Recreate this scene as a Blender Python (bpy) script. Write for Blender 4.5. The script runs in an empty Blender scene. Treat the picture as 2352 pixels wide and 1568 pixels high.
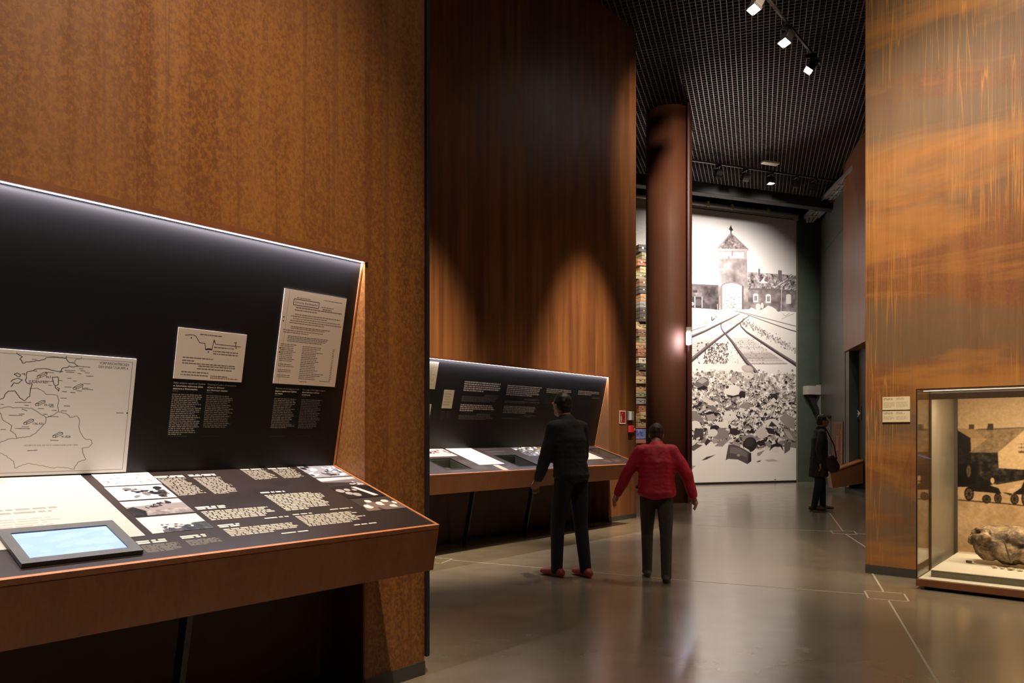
import bpy, bmesh, math, random
import numpy as np
from mathutils import Vector, Matrix, noise
PI = math.pi
SC = bpy.context.scene
COL = SC.collection
RND = random.Random(7)

# ------------------------------------------------------------------ camera, exposure, world
F, CX, CY, EYE = 1690.0, 1176.0, 1000.0, 1.31      # focal length and level line in 2352 x 1568 pixels
cam_d = bpy.data.cameras.new('camera'); cam = bpy.data.objects.new('camera', cam_d); COL.objects.link(cam)
cam.location = (0, 0, EYE); cam.rotation_euler = (PI/2, 0, 0)
cam_d.sensor_width = 36; cam_d.lens = F/2352*36; cam_d.shift_y = (CY-784)/2352; cam_d.clip_start = .05; cam_d.clip_end = 200
SC.camera = cam
vs = SC.view_settings
vs.view_transform = 'Standard'; vs.look = 'None'; vs.gamma = 1; vs.use_curve_mapping = False; vs.exposure = 0.0
wd = bpy.data.worlds.new('world'); SC.world = wd; wd.use_nodes = True
wd.node_tree.nodes['Background'].inputs[0].default_value = (1, .86, .7, 1)
wd.node_tree.nodes['Background'].inputs[1].default_value = .012

# ------------------------------------------------------------------ frames of the walls: x along the wall, y into it
class Frame:
    def __init__(s, o, deg):
        s.o = o; s.a = math.radians(deg); s.c = math.cos(s.a); s.s = math.sin(s.a)
        s.M = Matrix.Translation((o[0], o[1], 0)) @ Matrix.Rotation(s.a, 4, 'Z')
    def w(s, x, y, z): return s.M @ Vector((x, y, z))
    def loc(s, X, Y):
        dx, dy = X-s.o[0], Y-s.o[1]; return dx*s.c+dy*s.s, -dx*s.s+dy*s.c
    def plane(s, px, py, y=0):                      # picture measurement -> (x, z) on a plane of the frame
        rx, rz = (px-CX)/F, -(py-CY)/F
        D = (y-s.o[0]*s.s+s.o[1]*s.c)/(-rx*s.s+s.c)
        return s.loc(rx*D, D)[0], EYE+D*rz
W1 = Frame((-.481, 4.04), 49.5)
W2 = Frame((1.98, 11.75), 49.5)
RW = Frame((3.377, 7.03), -40.5)
FW = Frame((7.985, 20.7), 19.3)
GW = Frame((8.76, 20.97), -102.8)
CEIL = 7.8
def floor_pt(px, py):
    D = F*EYE/(py-CY); return Vector(((px-CX)/F*D, D, 0))

# ------------------------------------------------------------------ lights
def spot(name, pos, aim, power, deg, blend=.6, color=(1, .8, .58), size=.06):
    l = bpy.data.lights.new(name, 'SPOT'); l.energy = power; l.spot_size = math.radians(deg); l.spot_blend = blend
    l.color = color; l.shadow_soft_size = size
    o = bpy.data.objects.new(name, l); COL.objects.link(o); o.location = pos
    o.rotation_euler = (Vector(aim)-Vector(pos)).to_track_quat('-Z', 'Y').to_euler(); return o
def arealight(name, M, sx, sy, power, color):
    l = bpy.data.lights.new(name, 'AREA'); l.shape = 'RECTANGLE'; l.size = sx; l.size_y = sy; l.energy = power; l.color = color
    o = bpy.data.objects.new(name, l); COL.objects.link(o); o.matrix_world = M; return o
WARM = (1, .80, .58)
PC_AIM = (3.05, 14.4, 4.6)
# unseen spotlights assumed above the aisle, washing the steel walls and pillar
spot('wall_wash_light', W1.w(-1.7, -2.6, 7.5), W1.w(-1.45, 0, 1.3), 2300, 36, 1, WARM)
spot('wall_wash_light', W1.w(-3.6, -2.8, 7.5), W1.w(-3.0, 0, 2.0), 420, 46, 1, WARM)
spot('wall_wash_light', RW.w(.5, -3.4, 7.5), RW.w(.6, 0, 2.0), 1900, 46, 1, WARM)
spot('wall_wash_light', RW.w(2.2, -3.4, 7.5), RW.w(1.7, 0, 4.4), 1200, 60, 1, WARM)
spot('wall_wash_light', (3.7, 8.8, 7.55), PC_AIM, 1500, 68, 1, WARM)
# near track heads, aimed at the far bench and the floor
spot('track_light', W2.w(-4.6, -2.6, 7.3), W2.w(-4.9, 0, .2), 4200, 32, 1, WARM)
spot('track_light', W2.w(-1.3, -2.2, 7.3), W2.w(-1.5, -.0, .9), 4200, 30, 1, WARM)
spot('track_light', W2.w(-2.4, -2.1, 7.3), W2.w(-2.6, -1.5, 0), 420, 44, .5, WARM)
# far track, flooding the photo mural
for x, z, p in ((-3.6, 4.6, 1000), (-2.3, 4.4, 1000), (-1.1, 4.8, 1050), (-.2, 3.6, 800)):
    spot('mural_light', FW.w(x, -3.3, 7.2), FW.w(x+.05, 0, z), p, 92, .9, (1, .90, .83))
spot('case_wall_light', FW.w(-7.4, -3.6, 7.2), FW.w(-5.0, 0, 3.8), 1300, 60, .8, (1, .84, .66))  # unseen lamp added behind the middle wall to light the suitcases
spot('side_wall_light', FW.w(-.8, -4.0, 7.1), GW.w(1.0, 0, 3.6), 1250, 70, 1, (1, .88, .74))  # unseen lamp without a fitting, brightening the green side wall
# assumed uplight without a fitting, added low before the mural, brightening the cell ceiling
spot('ceiling_uplight', (5.0, 18.0, 2.6), (4.7, 15.2, 7.8), 1900, 44, 1, (1, .84, .70))
# unseen wide fill lights, added over the aisle to lift the ambient level
for x, y, p in ((.6, 3.2, 330), (3.6, 8.2, 330), (6.0, 14.0, 420), (3.2, 2.2, 150)):
    spot('aisle_light', (x, y, 7.6), (x, y+.1, 0), p, 96, 1, (1, .87, .72))

# ------------------------------------------------------------------ materials
def nt_new(name):
    m = bpy.data.materials.new(name); m.use_nodes = True; nt = m.node_tree
    return m, nt, nt.nodes['Principled BSDF']
def N(nt, t, **kw):
    n = nt.nodes.new(t)
    for k, v in kw.items():
        if k.startswith('i_'): n.inputs[k[2:].replace('_', ' ')].default_value = v
        else: setattr(n, k, v)
    return n
def ramp(nt, stops, fac):
    r = N(nt, 'ShaderNodeValToRGB'); e = r.color_ramp.elements
    while len(e) < len(stops): e.new(.5)
    for el, (p, c) in zip(e, stops): el.position = p; el.color = (*c, 1) if len(c) == 3 else c
    nt.links.new(fac, r.inputs[0]); return r.outputs[0]
def gray(v): return (v, v, v)
def mapped(nt, scale, rot=(0, 0, 0), loc=(0, 0, 0)):
    tc = N(nt, 'ShaderNodeTexCoord'); mp = N(nt, 'ShaderNodeMapping')
    mp.inputs['Scale'].default_value = scale; mp.inputs['Rotation'].default_value = rot; mp.inputs['Location'].default_value = loc
    nt.links.new(tc.outputs['Object'], mp.inputs[0]); return mp.outputs[0]
def nz(nt, vec, scale, detail=4, rough=.55, dist=0):
    n = N(nt, 'ShaderNodeTexNoise'); n.inputs['Scale'].default_value = scale; n.inputs['Detail'].default_value = detail
    n.inputs['Roughness'].default_value = rough; n.inputs['Distortion'].default_value = dist
    nt.links.new(vec, n.inputs['Vector']); return n.outputs['Fac']
def mixc(nt, fac, a, b, mode='MIX'):
    m = N(nt, 'ShaderNodeMix', data_type='RGBA', blend_type=mode)
    for sock, v in ((m.inputs[0], fac), (m.inputs[6], a), (m.inputs[7], b)):
        if isinstance(v, (int, float)): sock.default_value = v
        elif isinstance(v, tuple): sock.default_value = (*v, 1)
        else: nt.links.new(v, sock)
    return m.outputs[2]
def mth(nt, op, a, b):
    m = N(nt, 'ShaderNodeMath', operation=op)
    for sock, v in zip(m.inputs, (a, b)):
        if isinstance(v, (int, float)): sock.default_value = v
        else: nt.links.new(v, sock)
    return m.outputs[0]
MATS = {}
def mat(name, color, rough=.5, metal=0, var=.12, scale=30, spec=.5, bump=0):
    if name in MATS: return MATS[name]
    m, nt, p = nt_new(name)
    f = nz(nt, mapped(nt, (1, 1, 1)), scale, 5)
    c = ramp(nt, [(.3, tuple(v*(1-var) for v in color)), (.7, tuple(min(1, v*(1+var)) for v in color))], f)
    nt.links.new(c, p.inputs['Base Color']); p.inputs['Roughness'].default_value = rough
    p.inputs['Metallic'].default_value = metal; p.inputs['Specular IOR Level'].default_value = spec
    if bump:
        b = N(nt, 'ShaderNodeBump'); b.inputs['Strength'].default_value = bump; b.inputs['Distance'].default_value = .01
        nt.links.new(f, b.inputs['Height']); nt.links.new(b.outputs[0], p.inputs['Normal'])
    MATS[name] = m; return m
def emit(name, color, strength):
    m, nt, p = nt_new(name)
    p.inputs['Base Color'].default_value = (*color, 1); p.inputs['Emission Color'].default_value = (*color, 1)
    p.inputs['Emission Strength'].default_value = strength; return m
def rust(name, seed, dark, mid, orange, grey, mottled=.5, drips=0., bands=0., streak=.6, rough=.42, mscale=52, vein_k=.5):
    m, nt, p = nt_new(name); L = (seed*3.7, seed*1.3, seed*2.1)
    big = nz(nt, mapped(nt, (.8, .8, .45), loc=L), 1.1, 5, .6)
    st = nz(nt, mapped(nt, (7, 7, .28), loc=L), 1.0, 7, .6)
    mo = nz(nt, mapped(nt, (1, 1, .7), loc=L), mscale, 6, .62, .5)
    fine = nz(nt, mapped(nt, (60, 60, 4), loc=L), 1.5, 4, .6)
    c = mixc(nt, ramp(nt, [(.30, gray(0)), (.62, gray(1))], big), dark, mid)
    c = mixc(nt, mth(nt, 'MULTIPLY', ramp(nt, [(.42, gray(0)), (.66, gray(1))], st), streak), c, orange)
    c = mixc(nt, mth(nt, 'MULTIPLY', ramp(nt, [(.45, gray(0)), (.60, gray(1))], mo), mottled), c, orange)
    c = mixc(nt, mth(nt, 'MULTIPLY', ramp(nt, [(.30, gray(1)), (.46, gray(0))], mo), mottled*.8), c, dark)
    vein = nz(nt, mapped(nt, (19, 19, .2), loc=(L[2], L[0], L[1])), 1.0, 4, .5, .45)
    c = mixc(nt, mth(nt, 'MULTIPLY', ramp(nt, [(.60, gray(0)), (.66, gray(1)), (.70, gray(0))], vein), .9*vein_k), c, dark)
    if bands:
        tl = math.radians(9)
        bd = nz(nt, mapped(nt, (.22, .22, 1.15), (0, tl, 0), L), 1.5, 4, .5, .4)
        c = mixc(nt, mth(nt, 'MULTIPLY', ramp(nt, [(.46, gray(1)), (.56, gray(0))], bd), bands), c, grey)
        gl = nz(nt, mapped(nt, (.3, .3, 1.25), (0, tl, 0), (L[0]+5, 2, L[2]+9)), 1.4, 5, .6, .5)
        c = mixc(nt, mth(nt, 'MULTIPLY', ramp(nt, [(.50, gray(0)), (.62, gray(.75))], gl), bands), c, tuple(v*1.1 for v in orange))
    else:
        g2 = nz(nt, mapped(nt, (.5, .5, .5), loc=(L[1], L[2], L[0])), 1.4, 4, .5)
        c = mixc(nt, ramp(nt, [(.5, gray(0)), (.72, gray(.55))], g2), c, grey)
    if drips:
        dv = N(nt, 'ShaderNodeTexNoise'); dv.inputs['Scale'].default_value = 1; dv.inputs['Detail'].default_value = 2
        dv.inputs['Distortion'].default_value = .12
        nt.links.new(mapped(nt, (15, 15, .33), loc=L), dv.inputs['Vector'])
        ln = ramp(nt, [(.485, gray(0)), (.5, gray(1)), (.515, gray(0))], dv.outputs['Fac'])
        dv2 = N(nt, 'ShaderNodeTexNoise'); dv2.inputs['Scale'].default_value = 1; dv2.inputs['Detail'].default_value = 3
        nt.links.new(mapped(nt, (34, 34, .5), loc=(L[1], L[0], L[2])), dv2.inputs['Vector'])
        ln2 = ramp(nt, [(.47, gray(0)), (.5, gray(1)), (.53, gray(0))], dv2.outputs['Fac'])
        msk = ramp(nt, [(.40, gray(.05)), (.60, gray(1))], nz(nt, mapped(nt, (.9, .9, .55), loc=(9, L[0], 3)), 1.6, 3))
        l = mth(nt, 'MULTIPLY', mth(nt, 'MAXIMUM', ln, mth(nt, 'MULTIPLY', ln2, .6)), mth(nt, 'MULTIPLY', msk, drips))
        c = mixc(nt, l, c, tuple(min(1, v*1.35) for v in orange))
    c = mixc(nt, .22, c, ramp(nt, [(.3, gray(.55)), (.7, gray(1))], fine), 'MULTIPLY')
    nt.links.new(c, p.inputs['Base Color'])
    nt.links.new(ramp(nt, [(.3, gray(rough-.06)), (.7, gray(rough+.10))], st), p.inputs['Roughness'])
    p.inputs['Specular IOR Level'].default_value = .45
    b = N(nt, 'ShaderNodeBump'); b.inputs['Strength'].default_value = .12; b.inputs['Distance'].default_value = .004
    nt.links.new(mo, b.inputs['Height']); nt.links.new(b.outputs[0], p.inputs['Normal'])
    MATS[name] = m; return m
D_, M_, O_, G_ = (.105, .036, .014), (.25, .088, .026), (.40, .155, .030), (.15, .088, .048)
RUST1 = rust('rust_steel_left', 1, (.115, .039, .014), (.205, .073, .021), (.345, .142, .024), (.16, .068, .024), mottled=.58, streak=.45, mscale=72, vein_k=.5)
RUST2 = rust('rust_steel_middle', 4, (.10, .036, .016), (.20, .072, .025), (.36, .14, .03), (.12, .068, .036), mottled=.05, streak=.62)
RUST3 = rust('rust_steel_right', 8, (.165, .064, .029), (.25, .096, .037), (.42, .18, .036), (.17, .112, .064), mottled=.12, drips=.8, bands=.8, streak=.35)
RUSTP = rust('rust_steel_pillar', 6, (.13, .046, .024), (.19, .068, .036), (.24, .085, .036), (.16, .07, .045), mottled=.04, streak=.3, rough=.6)
RUSTB = rust('rust_steel_bench', 5, (.13, .045, .018), (.21, .074, .026), (.28, .10, .03), (.16, .068, .03), mottled=.12, streak=.3, rough=.4)
RIM = mat('oiled_steel_edge', (.46, .17, .06), .4, 0, .15)
BLACK = mat('black_steel', (.012, .011, .011), .45)
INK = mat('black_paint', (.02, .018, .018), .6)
DGREY = mat('dark_grey_base', (.045, .043, .036), .5)
CHAR = mat('charcoal_panel', (.018, .013, .013), .33, 0, .1, 8)
DARKW = mat('dark_grey_wall', (.05, .045, .04), .55)
GREEN = mat('dark_green_wall', (.070, .092, .064), .5, 0, .1, 3)
LGREY = mat('light_grey_enamel', (.42, .39, .34), .5)
WHITE = mat('white_enamel', (.75, .73, .68), .45)
PLINTH = mat('warm_white_plinth', (.62, .56, .46), .35, 0, .04)
SILVER = mat('galvanised_metal', (.55, .54, .52), .35, .6, .2, 40)
CASEG = mat('brushed_case_metal', (.24, .21, .16), .4, .35, .1, 6)
LED = emit('led_strip_glow', (.86, .84, 1.0), 16)
LENS = emit('lamp_lens_glow', (1, .93, .82), 30)

# concrete floor
m, nt, p = nt_new('polished_concrete')
a = nz(nt, mapped(nt, (1, 1, 1)), .7, 7, .62, .4); b = nz(nt, mapped(nt, (1, 1.4, 1)), 3.2, 6, .6)
c = mixc(nt, .5, ramp(nt, [(.3, (.20, .160, .108)), (.7, (.30, .25, .178))], a), ramp(nt, [(.3, (.205, .165, .112)), (.7, (.285, .238, .168))], b))
sp = nz(nt, mapped(nt, (1, 1, 1)), 26, 3, .5)
c = mixc(nt, ramp(nt, [(.77, gray(0)), (.80, gray(.5))], sp), c, (.32, .30, .25))
nt.links.new(c, p.inputs['Base Color'])
nt.links.new(ramp(nt, [(.3, gray(.15)), (.7, gray(.23))], b), p.inputs['Roughness']); p.inputs['Specular IOR Level'].default_value = .7; p.inputs['Coat Weight'].default_value = .8; p.inputs['Coat Roughness'].default_value = .2
FLOOR = m
def glass_mat():
    m, nt, p = nt_new('clear_glass'); out = nt.nodes['Material Output']
    tr = N(nt, 'ShaderNodeBsdfTransparent'); tr.inputs[0].default_value = (.97, .98, .96, 1)
    gl = N(nt, 'ShaderNodeBsdfGlossy'); gl.inputs['Roughness'].default_value = .01
    lw = N(nt, 'ShaderNodeLayerWeight'); pw = mth(nt, 'POWER', lw.outputs['Facing'], 5.0)
    fr = mth(nt, 'ADD', mth(nt, 'MULTIPLY', pw, .94), .035)
    mx = N(nt, 'ShaderNodeMixShader')
    nt.links.new(fr, mx.inputs[0]); nt.links.new(tr.outputs[0], mx.inputs[1]); nt.links.new(gl.outputs[0], mx.inputs[2])
    nt.links.new(mx.outputs[0], out.inputs[0]); return m
GLASS = glass_mat()

# ------------------------------------------------------------------ object helpers
def obj(name, bm, m=None, parent=None, M=None, smooth=False):
    me = bpy.data.meshes.new(name); bmesh.ops.recalc_face_normals(bm, faces=bm.faces[:]); bm.to_mesh(me); bm.free()
    if m: me.materials.append(m)
    if smooth:
        for f in me.polygons: f.use_smooth = True
    o = bpy.data.objects.new(name, me); COL.objects.link(o)
    if parent:
        o.parent = parent; off = root_off(parent)
        if off is not None: me.transform(Matrix.Translation(-off))
    elif M is not None: o.matrix_world = M
    return o
OFF = {}                                            # where a thing's Empty stands in the frame its parts are measured in
def root_off(o):
    while o.parent: o = o.parent
    return OFF.get(o.name)
def thing(name, label, cat, M, group=None, at=None):
    o = bpy.data.objects.new(name, None); COL.objects.link(o); o.empty_display_size = .1
    if at: OFF[o.name] = Vector(at); M = M @ Matrix.Translation(at)
    o.matrix_world = M
    o['label'] = label; o['category'] = cat
    if group: o['group'] = group
    return o
def tag(o, label, cat, group=None):
    o['label'] = label; o['category'] = cat
    if group: o['group'] = group
    return o
def struct(o): o['kind'] = 'structure'; return o
def box(bm, x0, x1, y0, y1, z0, z1, M=None):
    P = [(x, y, z) for z in (z0, z1) for y in (y0, y1) for x in (x0, x1)]
    v = [bm.verts.new(M @ Vector(q) if M else q) for q in P]
    for f in ((0, 2, 3, 1), (4, 5, 7, 6), (0, 1, 5, 4), (2, 6, 7, 3), (0, 4, 6, 2), (1, 3, 7, 5)): bm.faces.new([v[i] for i in f])
    return bm
def B(*a, **k): return box(bmesh.new(), *a, **k)
def prism(bm, prof, a0, a1, axis='x'):               # polygon (u,v) extruded along an axis
    def P(u, v, a): return {'x': (a, u, v), 'y': (u, a, v), 'z': (u, v, a)}[axis]
    A = [bm.verts.new(P(u, v, a0)) for u, v in prof]; Z = [bm.verts.new(P(u, v, a1)) for u, v in prof]
    n = len(prof); bm.faces.new(A); bm.faces.new(Z[::-1])
    for i in range(n): bm.faces.new([A[i], A[(i+1) % n], Z[(i+1) % n], Z[i]])
    return bm
def tube(bm, pts, r, n=8):
    pts = [Vector(p) for p in pts]; rings = []
    for i, p in enumerate(pts):
        d = (pts[min(i+1, len(pts)-1)]-pts[max(i-1, 0)]).normalized()
        u = d.orthogonal().normalized() if i == 0 else (rings_u-d*rings_u.dot(d)).normalized()
        rings_u = u; v = d.cross(u); rr = r[i] if isinstance(r, (list, tuple)) else r
        rings.append([bm.verts.new(p+u*rr*math.cos(2*PI*k/n)+v*rr*math.sin(2*PI*k/n)) for k in range(n)])
    for a, b in zip(rings, rings[1:]):
        for k in range(n): bm.faces.new([a[k], a[(k+1) % n], b[(k+1) % n], b[k]])
    bm.faces.new(rings[0][::-1]); bm.faces.new(rings[-1]); return bm
def lathe(bm, prof, c=(0, 0, 0), n=32):
    rings = [[bm.verts.new((c[0]+r*math.cos(2*PI*k/n), c[1]+r*math.sin(2*PI*k/n), c[2]+z)) for k in range(n)] for r, z in prof]
    for a, b in zip(rings, rings[1:]):
        for k in range(n): bm.faces.new([a[k], a[(k+1) % n], b[(k+1) % n], b[k]])
    bm.faces.new(rings[0][::-1]); bm.faces.new(rings[-1]); return bm
def bevel(bm, w, seg=2):
    bmesh.ops.bevel(bm, geom=bm.edges[:], offset=w, segments=seg, affect='EDGES', profile=.5); return bm
def copy_tree(o, parent=None):
    c = o.copy(); COL.objects.link(c)
    if parent: c.parent = parent
    for ch in list(o.children): copy_tree(ch, c)
    return c

# ------------------------------------------------------------------ printed matter, drawn in metres on a small canvas
FONT_CACHE = {}
def glyph_tris(s, bold=0):
    if s in FONT_CACHE: return FONT_CACHE[s]
    c = bpy.data.curves.new('lettering', 'FONT'); c.body = s; c.size = 1; c.resolution_u = 2; c.offset = bold
    o = bpy.data.objects.new('lettering', c); COL.objects.link(o)
    dg = bpy.context.evaluated_depsgraph_get(); e = o.evaluated_get(dg); me = e.to_mesh(); me.calc_loop_triangles()
    V = np.array([v.co[:2] for v in me.vertices]); T = np.array([t.vertices[:] for t in me.loop_triangles])
    e.to_mesh_clear(); bpy.data.objects.remove(o); bpy.data.curves.remove(c)
    FONT_CACHE[s] = (V, T); return V, T
class Canvas:
    def __init__(s, x0, x1, y0, y1, ppm, bg, ss=2):
        s.x0, s.x1, s.y0, s.y1, s.ss = x0, x1, y0, y1, ss; s.k = ppm*ss
        w, h = [max(4, int(round(d*ppm)))*ss for d in (x1-x0, y1-y0)]
        s.a = np.empty((h, w, 3), np.float32); s.a[:] = s.col(bg); s.h, s.w = h, w
    def col(s, c): return np.array(c if isinstance(c, (tuple, list)) else (c, c, c), np.float32)
    def px(s, pts): P = np.asarray(pts, float).reshape(-1, 2); return np.stack([(P[:, 0]-s.x0)*s.k, (P[:, 1]-s.y0)*s.k], 1)
    def fillpx(s, P, c, al=1):
        x0, y0 = np.maximum(np.floor(P.min(0)).astype(int), 0); x1 = min(int(P[:, 0].max())+2, s.w); y1 = min(int(P[:, 1].max())+2, s.h)
        if x1 <= x0 or y1 <= y0: return
        X = np.arange(x0, x1)[None, :]+.5; Y = np.arange(y0, y1)[:, None]+.5; ins = np.zeros((y1-y0, x1-x0), bool)
        for (ax, ay), (bx, by) in zip(P, np.roll(P, -1, 0)):
            if ay == by: continue
            ins ^= ((ay > Y) != (by > Y)) & (X < (bx-ax)*(Y-ay)/(by-ay)+ax)
        v = s.a[y0:y1, x0:x1]; v[ins] = v[ins]*(1-al)+s.col(c)*al
    def poly(s, pts, c, al=1): s.fillpx(s.px(pts), c, al)
    def line(s, pts, w, c, al=1):
        P = s.px(pts); W = (w if isinstance(w, (list, tuple)) else [w]*len(P))
        for i in range(len(P)-1):
            d = P[i+1]-P[i]; n = np.array([-d[1], d[0]])/(np.hypot(*d)+1e-9)
            a, b = n*max(W[i]*s.k/2, .5), n*max(W[i+1]*s.k/2, .5)
            s.fillpx(np.array([P[i]+a, P[i+1]+b, P[i+1]-b, P[i]-a]), c, al)
    def ell(s, cx, cy, rx, ry, c, rot=0, al=1, n=22, t0=0, t1=2*PI):
        t = np.linspace(t0, t1, n, endpoint=(t1-t0) < 6.2); x, y = rx*np.cos(t), ry*np.sin(t)
        s.poly(np.stack([cx+x*math.cos(rot)-y*math.sin(rot), cy+x*math.sin(rot)+y*math.cos(rot)], 1), c, al)
    def rows(s, x0, x1, yt, yb, n, c, h=.56, seed=0, rag=.2, al=.85, last=None, word=.05):
        r = np.random.RandomState(seed); hh = (yt-yb)/n
        for i in range(n):
            y = yt-hh*(i+.5); xe = x1-(x1-x0)*rag*r.rand()
            if i == n-1: xe = x0+(x1-x0)*(last if last else .35+.5*r.rand())
            x = x0
            while x < xe:
                L = word*(.3+1.1*r.rand()); xa, xb = int((x-s.x0)*s.k), int((min(x+L, xe)-s.x0)*s.k)
                ya, yb_ = int((y-hh*h/2-s.y0)*s.k), int((y+hh*h/2-s.y0)*s.k)
                if xb > xa and yb_ >= ya and xa >= 0 and ya >= 0:
                    v = s.a[ya:max(yb_, ya+1), xa:xb]
                    if v.size:
                        k = (al*(.62+.38*r.rand(1, v.shape[1], 1))).astype(np.float32); v[:] = v*(1-k)+s.col(c)*k
                x += L+word*.16
    def text(s, t, x, y, h, c, width=None, al=1, bold=0):     # baseline-left at x, y; cap height h
        V, T = glyph_tris(t, bold)
        if not len(T): return
        kx = h/.70
        if width: kx = width/V[:, 0].max()
        P = np.stack([x+V[:, 0]*kx, y+V[:, 1]*h/.70], 1); Q = s.px(P)
        for t3 in T: s.fillpx(Q[t3], c, al)
    def mottle(s, pts, amp, f=40, seed=0):           # photographic grain inside a polygon
        P = s.px(pts); x0, y0 = np.maximum(P.min(0).astype(int), 0); x1, y1 = min(int(P[:, 0].max())+1, s.w), min(int(P[:, 1].max())+1, s.h)
        if x1 <= x0 or y1 <= y0: return
        r = np.random.RandomState(seed); g = np.zeros((y1-y0, x1-x0), np.float32)
        for o in (1, 2, 4):
            st = max(1, int(s.k/f/o)); q = r.rand((y1-y0)//st+3, (x1-x0)//st+3)
            iy, ix = np.arange(y1-y0)/st, np.arange(x1-x0)/st; a, b = iy.astype(int), ix.astype(int); fy, fx = (iy-a)[:, None], (ix-b)[None, :]
            g += ((q[a][:, b]*(1-fy)+q[a+1][:, b]*fy)*(1-fx)+(q[a][:, b+1]*(1-fy)+q[a+1][:, b+1]*fy)*fx-.5)/o**.5
        m = np.zeros((s.h, s.w, 3), np.float32) if False else None
        X = np.arange(x0, x1)[None, :]+.5; Y = np.arange(y0, y1)[:, None]+.5; ins = np.zeros(g.shape, bool)
        for (ax, ay), (bx, by) in zip(P, np.roll(P, -1, 0)):
            if ay == by: continue
            ins ^= ((ay > Y) != (by > Y)) & (X < (bx-ax)*(Y-ay)/(by-ay)+ax)
        v = s.a[y0:y1, x0:x1]; v[ins] = np.clip(v[ins]+(g*amp)[..., None][ins], 0, 1)
    def blur(s, n):                                  # soft focus of an old photograph
        for _ in range(n):
            for ax in (0, 1): s.a = (np.roll(s.a, 1, ax)+np.roll(s.a, -1, ax)+2*s.a)/4
        return s
    def image(s, name):
        a = s.a.reshape(s.h//s.ss, s.ss, s.w//s.ss, s.ss, 3).mean((1, 3)); h, w = a.shape[:2]
        im = bpy.data.images.new(name, w, h); q = np.ones((h, w, 4), np.float32); q[..., :3] = a
        im.pixels.foreach_set(q.ravel()); im.update(); im.pack(); return im
    def material(s, name, rough=.45, spec=.4, emission=0):
        m, nt, p = nt_new(name); t = N(nt, 'ShaderNodeTexImage'); t.image = s.image(name); t.extension = 'EXTEND'
        if not emission: nt.links.new(t.outputs[0], p.inputs['Base Color'])
        else: p.inputs['Base Color'].default_value = (.02, .02, .022, 1)
        p.inputs['Roughness'].default_value = rough; p.inputs['Specular IOR Level'].default_value = spec
        if emission:
            nt.links.new(t.outputs[0], p.inputs['Emission Color']); p.inputs['Emission Strength'].default_value = emission
        return m
def set_uv(o, cv, fn):                               # fn: vertex position -> canvas metres
    uv = o.data.uv_layers.new(name='print'); off = (root_off(o) if o.parent else None) or Vector((0, 0, 0))
    for l in o.data.loops:
        x, y = fn(o.data.vertices[l.vertex_index].co+off); uv.data[l.index].uv = ((x-cv.x0)/(cv.x1-cv.x0), (y-cv.y0)/(cv.y1-cv.y0))

# ================================================================== floor, ceiling, walls
fl = struct(obj('floor', B(-16, 16, -8, 27, -.2, 0), FLOOR))
JOINT = mat('pale_floor_joint', (.42, .38, .31), .4, 0, .2, 60)
def floor_strip(name, pts, w, closed=False):
    bm = bmesh.new(); pts = pts+[pts[0]] if closed else pts
    for a, b in zip(pts, pts[1:]):
        d = (b-a).normalized(); n = Vector((-d.y, d.x, 0))*w/2; a2, b2 = a-d*w/2, b+d*w/2
        v = [bm.verts.new((q.x, q.y, z)) for z in (-.01, .0012) for q in (a2+n, b2+n, b2-n, a2-n)]
        for f in ((0, 1, 2, 3), (4, 5, 6, 7), (0, 1, 5, 4), (1, 2, 6, 5), (2, 3, 7, 6), (3, 0, 4, 7)): bm.faces.new([v[i] for i in f])
    return obj(name, bm, JOINT, fl)
def fpts(*q): return [floor_pt(*a) for a in q]
floor_strip('floor_joint', fpts((2003, 1315), (2029, 1358)), .016)
floor_strip('floor_joint', fpts((2040, 1377), (2161, 1580)), .013)
floor_strip('floor_joint', fpts((1986, 1364), (1568, 1332), (1040, 1286)), .010)
floor_strip('floor_joint', fpts((1905, 1177), (1936, 1219.5)), .018)
floor_strip('floor_joint', fpts((1942, 1226), (1990, 1257)), .018)
floor_strip('floor_joint', fpts((1910, 1220), (1602, 1206)), .014)
floor_strip('floor_joint', fpts((1966, 1225), (2040, 1229)), .014)
floor_strip('floor_box_rim', fpts((1985.5, 1356), (2076, 1362.5), (2087.5, 1381), (1995, 1374)), .014, True)
floor_strip('floor_box_rim', fpts((1908, 1218), (1962, 1219.5), (1968, 1227), (1914, 1225)), .018, True)
floor_strip('floor_box_rim', fpts((1040, 1283), (1012, 1293.5), (960, 1290), (990, 1280)), .012, True)

cl = struct(obj('ceiling', B(-16, 16, -8, 27, 9.0, 9.2), INK))
# open-cell ceiling: black strips on edge, crossing at right angles
cm = Matrix.Rotation(-math.atan(.334), 4, 'Z')
bm = bmesh.new()
for i in range(-70, 110):
    x = i*.088; box(bm, x-.007, x+.007, 2, 24.5, 7.742, 7.80, cm)
obj('ceiling_strips', bm, mat('black_ceiling_strip', (.125, .11, .10), .42), cl)['kind'] = 'stuff'
bm = bmesh.new()
for j in range(int(22.5/.088)):
    y = 2+j*.088; box(bm, -6.2, 9.7, y-.005, y+.005, 7.757, 7.795, cm)
obj('ceiling_strips', bm, mat('black_ceiling_cross_strip', (.085, .075, .07), .5), cl)['kind'] = 'stuff'

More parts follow.
